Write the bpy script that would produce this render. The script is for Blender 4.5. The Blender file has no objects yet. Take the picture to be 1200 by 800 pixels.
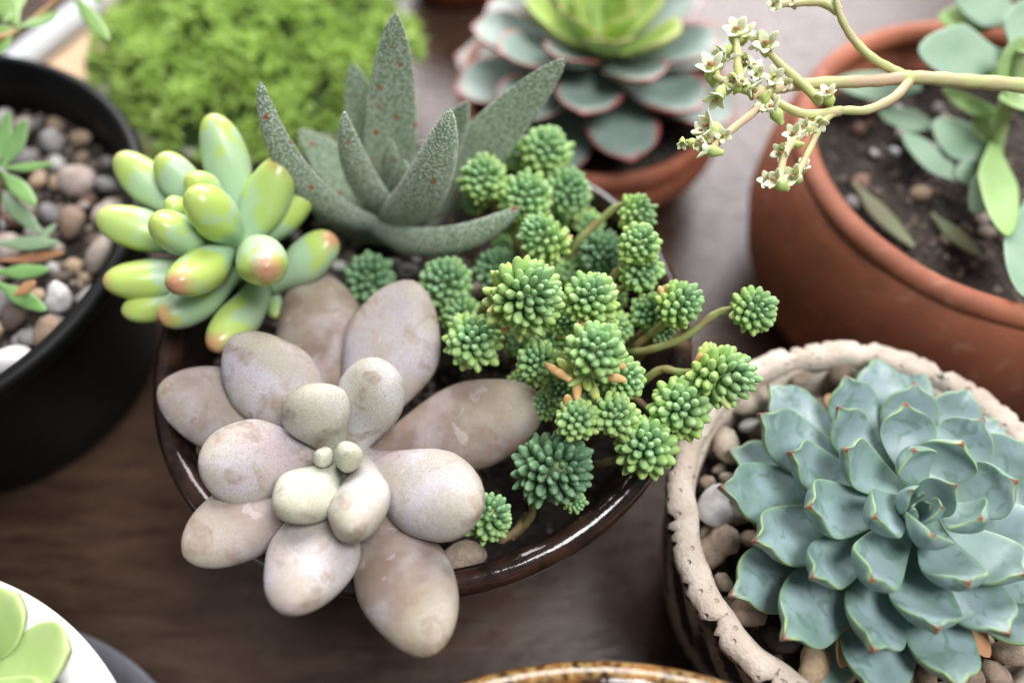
import bpy, math, random
import numpy as np
from mathutils import Matrix, Vector, Quaternion

rng = np.random.default_rng(7)
random.seed(7)
S = bpy.context.scene
COL = S.collection
CM = 0.01                      # all lengths below are written in centimetres

# ------------------------------------------------------------------ camera
PITCH = math.radians(58.0)
FPX = 933.0                    # focal length in pixels of a 1200 px wide picture
CAM = np.array([2.15, -10.67, 22.86])
FWD = np.array([0, math.cos(PITCH), -math.sin(PITCH)])
UPV = np.array([0, math.sin(PITCH), math.cos(PITCH)])
RGT = np.array([1.0, 0, 0])
cd = bpy.data.cameras.new('camera')
cam = bpy.data.objects.new('camera', cd)
COL.objects.link(cam)
cam.location = Vector(CAM * CM)
cam.rotation_euler = (math.pi / 2 - PITCH, 0, 0)
cd.sensor_width = 36.0
cd.lens = FPX / 1200 * 36
cd.clip_start = 0.005
cd.clip_end = 50
cd.dof.use_dof = True
cd.dof.focus_distance = 0.166
cd.dof.aperture_fstop = 4.5
S.camera = cam

# ------------------------------------------------------------------ light
w = bpy.data.worlds.new('World')
S.world = w
w.use_nodes = True
bg = w.node_tree.nodes['Background']
bg.inputs['Color'].default_value = (0.86, 0.92, 1.0, 1)
bg.inputs['Strength'].default_value = 0.22


def area(name, loc, target, sx, sy, power, color):
    l = bpy.data.lights.new(name, 'AREA')
    l.shape = 'RECTANGLE'
    l.size, l.size_y, l.energy, l.color = sx * CM, sy * CM, power, color
    o = bpy.data.objects.new(name, l)
    COL.objects.link(o)
    o.location = Vector(loc) * CM
    o.rotation_euler = (Vector(target) - Vector(loc)).to_track_quat('-Z', 'Y').to_euler()
    return o


area('window_light', (5, 120, 85), (0, 5, 4), 150, 90, 60.0, (1.0, 0.96, 0.97))
area('skylight', (36, -14, 96), (0, 0, 5), 40, 40, 13.5, (0.98, 0.99, 1.0))

vs = S.view_settings
vs.view_transform = 'Standard'
vs.look = 'None'
vs.exposure = -0.28
vs.gamma = 1.0
S.render.engine = 'CYCLES'
S.cycles.use_denoising = True
S.cycles.max_bounces = 8


# ------------------------------------------------------------------ helpers
def ray(px, py):
    return FWD + RGT * (px - 600) / FPX + UPV * (400 - py) / FPX


def P(px, py, z=None, y=None):
    """the point seen at a photo pixel, on the level z or the upright plane y (cm)"""
    d = ray(px, py)
    k = (z - CAM[2]) / d[2] if z is not None else (y - CAM[1]) / d[1]
    return CAM + d * k


def px2cm(n, p):
    return n * float((np.asarray(p) - CAM) @ FWD) / FPX


def nrm(v):
    v = np.asarray(v, float)
    return v / max(1e-9, np.linalg.norm(v))


def sst(a, b, x):
    t = np.clip((x - a) / (b - a), 0, 1)
    return t * t * (3 - 2 * t)


def empty(name, loc, label=None, cat=None, group=None, kind=None):
    o = bpy.data.objects.new(name, None)
    COL.objects.link(o)
    o.location = Vector(np.asarray(loc, float) * CM)
    o.empty_display_size = 0.01
    return tag(o, label, cat, group, kind)


def tag(o, label=None, cat=None, group=None, kind=None):
    for k, v in (('label', label), ('category', cat), ('group', group), ('kind', kind)):
        if v:
            o[k] = v
    return o


def mesh_data(name, V, F, mat, data=None, smooth=True):
    me = bpy.data.meshes.new(name)
    V = np.asarray(V, float) * CM
    me.from_pydata(V.tolist(), [], [tuple(int(i) for i in f) for f in F])
    if data is not None:
        a = me.color_attributes.new('leafdata', 'FLOAT_COLOR', 'POINT')
        a.data.foreach_set('color', np.asarray(data, np.float32).ravel())
    me.materials.append(mat)
    if smooth:
        me.polygons.foreach_set('use_smooth', [True] * len(me.polygons))
    me.update()
    return me


def put(name, me, loc, parent=None, rot=None, scale=None):
    o = bpy.data.objects.new(name, me)
    COL.objects.link(o)
    if parent is not None:
        o.parent = parent
    o.location = Vector(np.asarray(loc, float) * CM)
    if rot is not None:
        o.rotation_mode = 'QUATERNION'
        o.rotation_quaternion = rot
    if scale is not None:
        o.scale = scale
    return o


def world_of(o):
    """origin of a thing or part in cm (only translations are used above leaves)"""
    v = np.zeros(3)
    while o is not None:
        v += np.array(o.location) / CM
        o = o.parent
    return v


# ------------------------------------------------------------------ nodes
class NT:
    def __init__(s, name):
        s.m = bpy.data.materials.new(name)
        s.m.use_nodes = True
        s.t = s.m.node_tree
        s.b = s.t.nodes['Principled BSDF']

    def n(s, typ, **kw):
        nd = s.t.nodes.new(typ)
        for k, v in kw.items():
            setattr(nd, k, v)
        return nd

    def link(s, a, b):
        s.t.links.new(a, b)

    def set(s, nd, key, v):
        i = nd.inputs[key]
        if isinstance(v, bpy.types.NodeSocket):
            s.link(v, i)
        elif isinstance(v, (tuple, list)) and len(v) == 3 and i.type == 'RGBA':
            i.default_value = (*v, 1)
        else:
            i.default_value = v

    def p(s, **kw):
        for k, v in kw.items():
            s.set(s.b, k.replace('_', ' '), v)

    def coord(s, offset=None, kind='Object', scale=None):
        c = s.n('ShaderNodeTexCoord').outputs[kind]
        if scale is not None:
            mp = s.n('ShaderNodeMapping')
            s.link(c, mp.inputs['Vector'])
            mp.inputs['Scale'].default_value = scale
            c = mp.outputs[0]
        if offset is not None:
            a = s.n('ShaderNodeVectorMath', operation='ADD')
            s.link(c, a.inputs[0])
            s.link(offset, a.inputs[1])
            c = a.outputs[0]
        return c

    def noise(s, vec, per_cm, detail=3, rough=0.55, dist=0.0):
        nd = s.n('ShaderNodeTexNoise')
        s.link(vec, nd.inputs['Vector'])
        nd.inputs['Scale'].default_value = per_cm * 100
        nd.inputs['Detail'].default_value = detail
        nd.inputs['Roughness'].default_value = rough
        nd.inputs['Distortion'].default_value = dist
        return nd.outputs['Fac']

    def voro(s, vec, per_cm, feature='F1'):
        nd = s.n('ShaderNodeTexVoronoi', feature=feature)
        s.link(vec, nd.inputs['Vector'])
        nd.inputs['Scale'].default_value = per_cm * 100
        return nd.outputs['Distance']

    def ramp(s, f, a, b, lo=0.0, hi=1.0):
        nd = s.n('ShaderNodeMapRange', interpolation_type='SMOOTHSTEP')
        s.set(nd, 'Value', f)
        nd.inputs['From Min'].default_value = a
        nd.inputs['From Max'].default_value = b
        nd.inputs['To Min'].default_value = lo
        nd.inputs['To Max'].default_value = hi
        return nd.outputs['Result']

    def math(s, op, a, b=None):
        nd = s.n('ShaderNodeMath', operation=op)
        s.set(nd, 0, a)
        if b is not None:
            s.set(nd, 1, b)
        return nd.outputs[0]

    def mix(s, f, a, b):
        nd = s.n('ShaderNodeMix', data_type='RGBA')
        ins = [i for i in nd.inputs if i.type == 'RGBA']
        s.set(nd, 0, f)
        for i, v in zip(ins, (a, b)):
            if isinstance(v, bpy.types.NodeSocket):
                s.link(v, i)
            else:
                i.default_value = (*v, 1)
        return [o for o in nd.outputs if o.type == 'RGBA'][0]

    def attr(s):
        a = s.n('ShaderNodeAttribute', attribute_name='leafdata')
        sp = s.n('ShaderNodeSeparateColor')
        s.link(a.outputs['Color'], sp.inputs[0])
        return sp.outputs[0], sp.outputs[1], sp.outputs[2], a.outputs['Alpha']

    def rndvec(s, r, k=0.3):
        m = s.math('MULTIPLY', r, k)
        cb = s.n('ShaderNodeCombineXYZ')
        for i in range(3):
            s.link(m, cb.inputs[i])
        return cb.outputs[0]

    def bump(s, h, mm, strength=1.0):
        nd = s.n('ShaderNodeBump')
        s.link(h, nd.inputs['Height'])
        nd.inputs['Distance'].default_value = mm * 0.001
        nd.inputs['Strength'].default_value = strength
        s.link(nd.outputs[0], s.b.inputs['Normal'])

    def sss(s, wgt, cm, rad=(1, 0.6, 0.35)):
        s.b.inputs['Subsurface Weight'].default_value = wgt
        s.b.inputs['Subsurface Radius'].default_value = rad
        s.b.inputs['Subsurface Scale'].default_value = cm * CM


def m_wood():
    s = NT('dark_table_wood')
    c = s.coord(scale=(0.16, 1, 1))
    c2 = s.coord()
    g = s.noise(c, 2.2, 6, 0.65, 0.6)
    big = s.noise(c2, 0.12, 3)
    col = s.mix(s.ramp(g, 0.3, 0.75), (0.028, 0.015, 0.0095), (0.082, 0.047, 0.030))
    col = s.mix(s.ramp(big, 0.35, 0.7, 0, 0.6), col, (0.09, 0.052, 0.035))
    fine = s.noise(c, 12, 3)
    col = s.mix(s.ramp(fine, 0.6, 0.8, 0, 0.5), col, (0.02, 0.012, 0.008))
    s.p(Base_Color=col, Roughness=s.ramp(s.noise(c2, 1.5, 4), 0.3, 0.7, 0.24, 0.36))
    s.bump(s.math('ADD', g, fine), 0.25, 0.6)
    return s.m


def m_darkglaze():
    s = NT('dark_brown_glaze')
    c = s.coord()
    n = s.noise(c, 0.9, 4)
    sp = s.noise(c, 9, 2)
    col = s.mix(s.ramp(n, 0.35, 0.7), (0.006, 0.004, 0.004), (0.028, 0.014, 0.009))
    col = s.mix(s.ramp(sp, 0.68, 0.74, 0, 0.5), col, (0.16, 0.10, 0.06))
    s.p(Base_Color=col, Roughness=s.ramp(sp, 0.3, 0.7, 0.10, 0.2), Specular_IOR_Level=0.55)
    s.bump(s.noise(c, 2.5, 3), 0.25, 0.35)
    return s.m


def m_rimglaze():
    s = NT('worn_brown_rim_glaze')
    c = s.coord()
    n = s.noise(c, 1.1, 4)
    col = s.mix(s.ramp(n, 0.35, 0.65), (0.010, 0.006, 0.005), (0.045, 0.022, 0.015))
    col = s.mix(s.ramp(s.noise(c, 0.45, 3), 0.62, 0.72, 0, 0.7), col, (0.22, 0.13, 0.07))
    s.p(Base_Color=col, Roughness=s.ramp(s.noise(c, 7, 3), 0.3, 0.7, 0.07, 0.17), Specular_IOR_Level=0.55)
    s.bump(s.noise(c, 3, 3), 0.3, 0.4)
    return s.m


def m_amber():
    s = NT('amber_brown_glaze')
    c = s.coord()
    _, g, _, _ = s.attr()
    n = s.noise(c, 2.2, 5, 0.6, 0.4)
    col = s.mix(s.ramp(n, 0.38, 0.62), (0.03, 0.010, 0.004), (0.22, 0.085, 0.018))
    sp = s.noise(c, 7, 3)
    worn = s.math('MULTIPLY', g, s.ramp(sp, 0.42, 0.58))
    col = s.mix(worn, col, (0.42, 0.30, 0.12))
    s.p(Base_Color=col, Roughness=0.09, Specular_IOR_Level=0.6)
    s.bump(s.noise(c, 3, 2), 0.3, 0.3)
    return s.m


def m_cream():
    s = NT('cream_carved_ceramic')
    c = s.coord()
    r, g, _, _ = s.attr()
    n = s.noise(c, 1.2, 5)
    col = s.mix(s.ramp(n, 0.3, 0.7), (0.50, 0.40, 0.32), (0.66, 0.57, 0.48))
    col = s.mix(s.ramp(s.noise(c, 10, 3), 0.6, 0.72, 0, 0.45), col, (0.30, 0.22, 0.17))
    blk = s.ramp(s.math('ADD', g, s.math('MULTIPLY', s.noise(c, 5, 4), 0.35)), 0.52, 0.68)
    col = s.mix(blk, col, (0.012, 0.010, 0.009))
    s.p(Base_Color=col, Roughness=s.ramp(blk, 0, 1, 0.7, 0.25))
    s.bump(s.math('ADD', s.noise(c, 5, 6, 0.7), s.ramp(s.voro(c, 4), 0.05, 0.25)), 0.9, 0.9)
    return s.m


def m_plain(name, col, rough, var=0.25, bump=0.1, scale=2.0, col2=None):
    s = NT(name)
    c = s.coord()
    n = s.noise(c, scale, 4)
    d = col2 or tuple(x * (1 - var) for x in col)
    s.p(Base_Color=s.mix(s.ramp(n, 0.3, 0.7), col, d), Roughness=rough)
    if bump:
        s.bump(s.noise(c, scale * 6, 4), bump, 0.6)
    return s.m


def m_terra():
    s = NT('terracotta')
    c = s.coord()
    n = s.noise(c, 0.5, 5)
    col = s.mix(s.ramp(n, 0.3, 0.7), (0.36, 0.115, 0.055), (0.27, 0.080, 0.040))
    col = s.mix(s.ramp(s.noise(c, 1.8, 5), 0.55, 0.72, 0, 0.4), col, (0.46, 0.25, 0.17))
    col = s.mix(s.ramp(s.noise(c, 0.35, 4, 0.6, 0.5), 0.5, 0.7, 0, 0.55), col, (0.17, 0.058, 0.034))
    s.p(Base_Color=col, Roughness=0.72)
    s.bump(s.noise(c, 12, 4), 0.2, 0.6)
    return s.m


def m_soil():
    s = NT('dark_potting_soil')
    c = s.coord()
    n = s.noise(c, 6, 6, 0.7)
    col = s.mix(s.ramp(n, 0.3, 0.7), (0.010, 0.008, 0.006), (0.055, 0.040, 0.030))
    col = s.mix(s.ramp(s.noise(c, 11, 3), 0.64, 0.7, 0, 0.8), col, (0.20, 0.16, 0.13))
    s.p(Base_Color=col, Roughness=0.95)
    s.bump(n, 1.2, 1.0)
    return s.m


def m_pebble(name, cols):
    s = NT(name)
    oi = s.n('ShaderNodeObjectInfo').outputs['Random']
    rp = s.n('ShaderNodeValToRGB')
    rp.color_ramp.interpolation = 'CONSTANT'
    els = rp.color_ramp.elements
    while len(els) < len(cols):
        els.new(0.5)
    for i, cc in enumerate(cols):
        els[i].position = i / len(cols)
        els[i].color = (*cc, 1)
    s.link(oi, rp.inputs[0])
    c = s.coord(offset=s.rndvec(oi, 5.0))
    n = s.noise(c, 2.0, 5)
    col = s.mix(s.ramp(n, 0.35, 0.7, 0, 0.5), rp.outputs[0], (0.12, 0.09, 0.07))
    pits = s.voro(c, 8)
    col = s.mix(s.ramp(pits, 0.05, 0.22, 0.55, 0), col, (0.05, 0.035, 0.025))
    s.p(Base_Color=col, Roughness=0.82)
    s.bump(s.math('ADD', s.noise(c, 9, 4), s.ramp(pits, 0.0, 0.3)), 0.35, 0.8)
    return s.m


def m_moonstone():
    s = NT('powdery_lilac_leaf')
    t, e, r, top = s.attr()
    c = s.coord(offset=s.rndvec(r, 3.0))
    big = s.noise(c, 0.85, 4, 0.55, 0.3)
    col = s.mix(s.ramp(big, 0.33, 0.62), (0.50, 0.465, 0.53), (0.40, 0.355, 0.315))
    # older leaves (alpha) are browner, young ones pale green
    col = s.mix(s.ramp(top, 0.0, 0.5, 0.9, 0), col, (0.56, 0.60, 0.47))
    col = s.mix(s.math('MULTIPLY', s.ramp(top, 0.55, 1.0), s.ramp(s.noise(c, 1.3, 4), 0.35, 0.6, 0.45, 1.0)), col, (0.215, 0.15, 0.122))
    tipn = s.math('MULTIPLY', s.ramp(t, 0.45, 0.95), s.ramp(s.noise(c, 0.8, 3), 0.32, 0.6))
    col = s.mix(s.math('MULTIPLY', tipn, 0.6), col, (0.40, 0.365, 0.25))
    col = s.mix(s.math('MULTIPLY', s.ramp(s.noise(c, 0.7, 2), 0.55, 0.75), 0.45), col, (0.44, 0.30, 0.33))
    rub = s.math('MULTIPLY', s.ramp(s.noise(c, 1.5, 3, 0.5, 0.6), 0.56, 0.66), s.ramp(s.noise(c, 9, 3), 0.3, 0.7, 0.3, 0.9))
    col = s.mix(s.math('MULTIPLY', rub, 0.8), col, (0.24, 0.165, 0.11))
    bloom = s.ramp(s.noise(c, 2.2, 3, 0.5, 1.0), 0.64, 0.69)
    col = s.mix(s.math('MULTIPLY', bloom, 0.3), col, (0.66, 0.60, 0.60))
    grain = s.noise(c, 28, 2)
    col = s.mix(s.ramp(grain, 0.42, 0.66, 0, 0.42), col, (0.25, 0.18, 0.135))
    dots = s.voro(c, 4.2)
    col = s.mix(s.ramp(dots, 0.045, 0.075, 0.75, 0), col, (0.10, 0.065, 0.05))
    s.p(Base_Color=col, Roughness=s.ramp(rub, 0, 1, 0.55, 0.40), Specular_IOR_Level=0.4)
    s.sss(0.18, 0.25, (1, 0.55, 0.4))
    s.bump(s.math('ADD', s.math('MULTIPLY', grain, 0.35), s.noise(c, 3, 4)), 0.2, 0.6)
    return s.m


def m_jelly():
    s = NT('green_jellybean_leaf')
    t, e, r, top = s.attr()
    c = s.coord(offset=s.rndvec(r, 3.0))
    n = s.noise(c, 1.1, 3, 0.5, 0.3)
    # powdery bloom (pale, bluish) rubbed off in patches towards the tip (yellow green)
    rub = s.ramp(s.math('ADD', s.math('ADD', s.math('MULTIPLY', t, 0.6), s.math('MULTIPLY', n, 1.1)), s.math('MULTIPLY', r, 0.12)), 0.95, 1.08)
    col = s.mix(rub, (0.42, 0.57, 0.37), (0.47, 0.60, 0.15))
    col = s.mix(s.ramp(s.noise(c, 0.9, 3), 0.45, 0.7, 0, 0.4), col, (0.40, 0.57, 0.24))
    blush = s.math('MULTIPLY', s.ramp(s.math('ADD', t, s.math('MULTIPLY', s.noise(c, 2, 4), 0.25)), 0.96, 1.2), s.math('MULTIPLY', top, 0.95))
    col = s.mix(blush, col, (0.56, 0.17, 0.14))
    dots = s.voro(c, 5)
    col = s.mix(s.ramp(dots, 0.03, 0.06, 0.5, 0), col, (0.12, 0.08, 0.03))
    s.p(Base_Color=col, Roughness=s.ramp(rub, 0, 1, 0.42, 0.30), Specular_IOR_Level=0.5)
    s.sss(0.3, 0.35, (0.7, 1, 0.25))
    s.bump(s.noise(c, 10, 3), 0.06, 0.4)
    return s.m


def m_crassula():
    s = NT('felted_grey_green_leaf')
    t, e, r, top = s.attr()
    c = s.coord(offset=s.rndvec(r, 3.0))
    n = s.noise(c, 1.0, 3)
    col = s.mix(s.ramp(n, 0.3, 0.7), (0.18, 0.25, 0.15), (0.14, 0.205, 0.115))
    fine = s.voro(c, 18)
    col = s.mix(s.ramp(fine, 0.12, 0.6, 0.85, 0), col, (0.66, 0.71, 0.62))
    rust = s.math('MULTIPLY', s.ramp(s.voro(c, 2.1), 0.12, 0.18, 1, 0), s.ramp(s.noise(c, 9, 3), 0.3, 0.42))
    col = s.mix(s.math('MULTIPLY', rust, 0.95), col, (0.30, 0.075, 0.02))
    s.p(Base_Color=col, Roughness=0.8, Specular_IOR_Level=0.3)
    s.b.inputs['Sheen Weight'].default_value = 0.25
    s.sss(0.08, 0.15, (0.7, 1, 0.3))
    s.bump(fine, 0.35, 1.0)
    return s.m


def m_fuzz():
    s = NT('pale_leaf_fuzz')
    _, _, r, _ = s.attr()
    s.p(Base_Color=s.mix(r, (0.46, 0.52, 0.42), (0.80, 0.82, 0.75)), Roughness=0.7)
    return s.m


def m_sedum():
    s = NT('bead_leaf_green')
    t, e, r, top = s.attr()
    c = s.coord(offset=s.rndvec(r, 3.0))
    # e: 0 young centre .. 1 old outer leaf;  alpha: how yellow the head is
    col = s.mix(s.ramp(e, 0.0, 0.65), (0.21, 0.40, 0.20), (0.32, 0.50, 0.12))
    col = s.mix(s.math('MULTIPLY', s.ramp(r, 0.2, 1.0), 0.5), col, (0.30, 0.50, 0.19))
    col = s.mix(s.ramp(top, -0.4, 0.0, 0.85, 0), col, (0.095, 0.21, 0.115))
    yel = s.math('MULTIPLY', s.math('ADD', s.ramp(e, 0.55, 1.0, 0, 0.8), s.math('MULTIPLY', s.ramp(t, 0.4, 1), 0.35)), s.math('MAXIMUM', top, 0.0))
    col = s.mix(yel, col, (0.50, 0.55, 0.13))
    org = s.math('MULTIPLY', s.ramp(r, 0.93, 0.96), s.ramp(e, 0.6, 0.9))
    col = s.mix(org, col, (0.62, 0.34, 0.12))
    pow_ = s.noise(c, 7, 3)
    col = s.mix(s.ramp(pow_, 0.35, 0.75, 0, 0.35), col, (0.48, 0.62, 0.42))
    s.p(Base_Color=col, Roughness=0.48, Specular_IOR_Level=0.45)
    s.sss(0.25, 0.12, (0.7, 1, 0.25))
    s.bump(s.noise(c, 20, 3), 0.04, 0.5)
    return s.m


def m_echeveria(name='blue_green_echeveria_leaf', body=(0.165, 0.255, 0.22), body2=(0.27, 0.365, 0.38), edge=(0.33, 0.46, 0.14), tip=(0.22, 0.075, 0.05), edgew=0.93):
    s = NT(name)
    t, e, r, top = s.attr()
    c = s.coord(offset=s.rndvec(r, 3.0))
    n = s.noise(c, 1.2, 4, 0.55, 0.3)
    col = s.mix(s.ramp(n, 0.3, 0.68), body, body2)
    col = s.mix(s.math('MULTIPLY', s.ramp(t, 0.0, 0.6, 0.6, 0), 0.7), col, (0.20, 0.34, 0.21))
    col = s.mix(s.ramp(s.math('ADD', e, s.math('MULTIPLY', n, 0.5)), 0.75, 1.25, 0, 0.6), col, (0.18, 0.30, 0.19))
    col = s.mix(s.ramp(s.noise(c, 2.4, 3, 0.5, 0.8), 0.55, 0.64, 0, 0.65), col, (0.125, 0.225, 0.165))
    col = s.mix(s.math('MULTIPLY', s.math('MULTIPLY', s.ramp(e, edgew, 0.995), s.ramp(t, 0.5, 0.9)), s.ramp(s.noise(c, 1.5, 2), 0.35, 0.6, 0.15, 0.8)), col, edge)
    col = s.mix(s.ramp(top, 0.45, 0.9), col, tip)
    dots = s.voro(c, 3.5)
    col = s.mix(s.ramp(dots, 0.04, 0.07, 0.5, 0), col, (0.08, 0.08, 0.06))
    s.p(Base_Color=col, Roughness=s.ramp(s.noise(c, 2.4, 3, 0.5, 0.8), 0.5, 0.65, 0.42, 0.30), Specular_IOR_Level=0.55)
    s.sss(0.15, 0.15, (0.7, 1, 0.5))
    s.bump(s.noise(c, 5, 5), 0.08, 0.5)
    return s.m


def m_leaf(name, a, b, edge=None, rough=0.45):
    s = NT(name)
    t, e, r, top = s.attr()
    c = s.coord(offset=s.rndvec(r, 3.0))
    col = s.mix(s.ramp(s.noise(c, 0.9, 4), 0.3, 0.7), a, b)
    if edge:
        col = s.mix(s.ramp(e, 0.74, 0.95, 0, 0.95), col, edge)
    s.p(Base_Color=col, Roughness=rough)
    s.sss(0.15, 0.15, (0.7, 1, 0.3))
    s.bump(s.noise(c, 6, 4), 0.08, 0.5)
    return s.m


def m_stem(name, a, b, scale=1.6):
    s = NT(name)
    c = s.coord()
    col = s.mix(s.ramp(s.noise(c, scale, 3), 0.35, 0.65), a, b)
    s.p(Base_Color=col, Roughness=0.6)
    s.bump(s.noise(c, 12, 3), 0.1, 0.6)
    return s.m


# ------------------------------------------------------------------ shapes
def tint_grid(nr, nseg):
    F = []
    for i in range(nr - 1):
        for j in range(nseg):
            k = (j + 1) % nseg
            F.append((i * nseg + j, i * nseg + k, (i + 1) * nseg + k, (i + 1) * nseg + j))
    return F


PROFILES = {
    # base width, t of full width, tip power, tip exponent
    'egg': (0.33, 0.66, 4.3, 0.60),
    'finger': (0.60, 0.55, 4.6, 0.52),
    'lance': (0.78, 0.34, 2.6, 0.68),
    'spoon': (0.34, 0.74, 10.0, 0.50),
    'bead': (0.62, 0.55, 3.4, 0.52),
    'oval': (0.22, 0.50, 2.8, 0.60),
}


def leaf_shape(L, W, T, prof='egg', nl=18, na=20, bend=0.0, flat=0.6, cup=0.0, mucro=0.0, keel=0.0, lump=0.03, rnd=None, age=0.0, twist=0.0, curl=0.0):
    """closed fleshy leaf: base at the origin, tip on +y at L, upper face +z; half width W, half thickness T"""
    rnd = rng.random() if rnd is None else rnd
    b0, tm, pw, ex = PROFILES[prof]
    u = np.linspace(0, 1, nl)
    t = 0.25 * u + 0.75 * (1 - np.cos(np.pi * u)) / 2
    wid = (b0 + (1 - b0) * sst(0, tm, t)) * np.maximum(1 - t ** pw, 0) ** ex
    th = (max(b0, 0.45) + (1 - max(b0, 0.45)) * sst(0, tm, t)) * np.maximum(1 - t ** (pw * 1.1), 0) ** min(ex, 0.55)
    wid[-1] = th[-1] = 0.0
    ph = bend * t + curl * sst(0.62, 1.0, t)
    ds = np.diff(t, prepend=0)
    yc, zc = np.cumsum(np.cos(ph) * ds), np.cumsum(np.sin(ph) * ds)
    ch = math.hypot(yc[-1], zc[-1])
    ca, sa = yc[-1] / ch, zc[-1] / ch
    yr, zr = (yc * ca + zc * sa) / ch * L, (-yc * sa + zc * ca) / ch * L
    ph = ph - math.atan2(sa, ca)
    a = np.linspace(0, 2 * np.pi, na, endpoint=False)
    V, D = [], []
    k1, k2, k3 = rng.random(3) * 6.28
    for i in range(nl):
        lum = 1 + lump * np.sin(a * 2 + k1 + t[i] * 4) + lump * 0.8 * np.sin(a * 3 + k2 - t[i] * 7)
        x = W * wid[i] * np.cos(a) * lum
        sn = np.sin(a)
        zz = T * th[i] * np.where(sn > 0, sn * flat, sn * (1 + keel * (1 - np.abs(np.cos(a))))) * lum
        xr = np.abs(np.cos(a)) * wid[i]
        zz = zz + cup * W * xr ** 2
        yo = mucro * np.exp(-(x / (0.17 * W)) ** 2) * sst(0.90, 1.0, t[i]) * L
        if twist:
            c_, s_ = math.cos(twist * t[i]), math.sin(twist * t[i])
            x, zz = x * c_ - zz * s_, x * s_ + zz * c_
        y = yr[i] - math.sin(ph[i]) * zz + yo
        z = zr[i] + math.cos(ph[i]) * zz + lump * W * 0.6 * math.sin(k3 + t[i] * 5)
        V.append(np.c_[x, y, z])
        mark = sst(0.965, 1.0, t[i]) * np.exp(-(np.abs(np.cos(a)) * wid[i] / 0.25) ** 2) if mucro else np.full(na, age)
        D.append(np.c_[np.full(na, t[i]), np.maximum(np.abs(np.cos(a)) ** 2, sst(0.9, 1, t[i]) if prof == 'spoon' else 0), np.full(na, rnd), mark])
    V, D = np.concatenate(V), np.concatenate(D)
    F = tint_grid(nl, na)
    F.append(tuple(range(na))[::-1])
    return V, F, D


def frame(base, tip, hint):
    y = nrm(tip - base)
    h = np.asarray(hint, float)
    z = nrm(h - y * (h @ y))
    x = np.cross(y, z)
    return np.array([x, y, z]).T


def quat(M):
    return Matrix(M.tolist()).to_quaternion()


def add_leaf(parent, base, tip, hint, W, T, mat, name='leaf', **kw):
    base, tip = np.asarray(base), np.asarray(tip)
    V, F, D = leaf_shape(np.linalg.norm(tip - base), W, T, **kw)
    o = put(name, mesh_data(name, V, F, mat, D), base - world_of(parent), parent, quat(frame(base, tip, hint)))
    return o, V, F


def catmull(pts, n):
    p = np.asarray(pts, float)
    p = np.vstack([2 * p[0] - p[1], p, 2 * p[-1] - p[-2]])
    out = []
    for i in range(1, len(p) - 2):
        for s in np.linspace(0, 1, n, endpoint=False):
            a, b, c, d = p[i - 1:i + 3]
            out.append(0.5 * (2 * b + (c - a) * s + (2 * a - 5 * b + 4 * c - d) * s * s + (3 * b - a - 3 * c + d) * s ** 3))
    out.append(p[-2])
    return np.array(out)


def tube(pts, r0, r1, n=6, na=9, wob=0.06):
    c = catmull(pts, n)
    tn = np.gradient(c, axis=0)
    V = []
    up = np.array([0.12, 0.3, 0.95])
    for i, (p, t) in enumerate(zip(c, tn)):
        t = nrm(t)
        x = nrm(np.cross(t, up))
        z = np.cross(x, t)
        r = (r0 + (r1 - r0) * i / (len(c) - 1)) * (1 + wob * math.sin(i * 1.7))
        for k in range(na):
            a = 2 * math.pi * k / na
            V.append(p + r * (x * math.cos(a) + z * math.sin(a)))
    F = tint_grid(len(c), na)
    F.append(tuple(range(na)))
    F.append(tuple(range(len(V) - na, len(V)))[::-1])
    return np.array(V), F


def add_tube(parent, pts, r0, r1, mat, name='stem', **kw):
    pts = np.asarray(pts)
    V, F = tube(pts - pts[0], r0, r1, **kw)
    return put(name, mesh_data(name, V, F, mat), pts[0] - world_of(parent), parent)


def lathe(prof, seg=128, closed=False, fn=None):
    """turn a list of (r, z); fn(theta, r, z) may move the points and returns (r, z, mark)"""
    V, D = [], []
    th = np.linspace(0, 2 * np.pi, seg, endpoint=False)
    for r, z in prof:
        rr, zz, mk = np.full(seg, float(r)), np.full(seg, float(z)), np.zeros(seg)
        if fn:
            rr, zz, mk = fn(th, rr, zz)
        V.append(np.c_[rr * np.cos(th), rr * np.sin(th), zz])
        D.append(np.c_[np.zeros(seg), mk, np.zeros(seg), np.zeros(seg)])
    F = tint_grid(len(prof), seg)
    if closed:
        n = len(prof)
        for j in range(seg):
            k = (j + 1) % seg
            F.append(((n - 1) * seg + j, (n - 1) * seg + k, k, j))
    else:
        F.append(tuple(range(seg))[::-1])
    return np.concatenate(V), F, np.concatenate(D)


def ringprof(r, z, a, b, n=14, tilt=0.0):
    o = []
    for k in range(n):
        q = -2 * math.pi * k / n
        x, y = a * math.cos(q), b * math.sin(q)
        o.append((r + x * math.cos(tilt) - y * math.sin(tilt), z + x * math.sin(tilt) + y * math.cos(tilt)))
    return o


def hnoise(th, amp, ks, seed):
    q = np.random.default_rng(seed)
    o = np.zeros_like(th)
    for k in ks:
        o += np.sin(k * th + q.random() * 6.28) * amp / math.sqrt(len(ks))
    return o


ICO = None


def ico(sub=2):
    import bmesh
    bm = bmesh.new()
    bmesh.ops.create_icosphere(bm, subdivisions=sub, radius=1)
    V = np.array([v.co[:] for v in bm.verts])
    F = [tuple(v.index for v in f.verts) for f in bm.faces]
    bm.free()
    return V, F


def blob(seed, sub=2, rough=0.16):
    q = np.random.default_rng(seed)
    V, F = ico(sub)
    k = np.ones(len(V))
    for _ in range(7):
        d = nrm(q.normal(size=3))
        k += rough * q.uniform(-1, 1) * np.sin(V @ d * q.uniform(1.5, 3.5) + q.random() * 6)
    return V * k[:, None] * np.array([1, q.uniform(0.7, 1.0), q.uniform(0.55, 0.8)]), F


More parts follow.
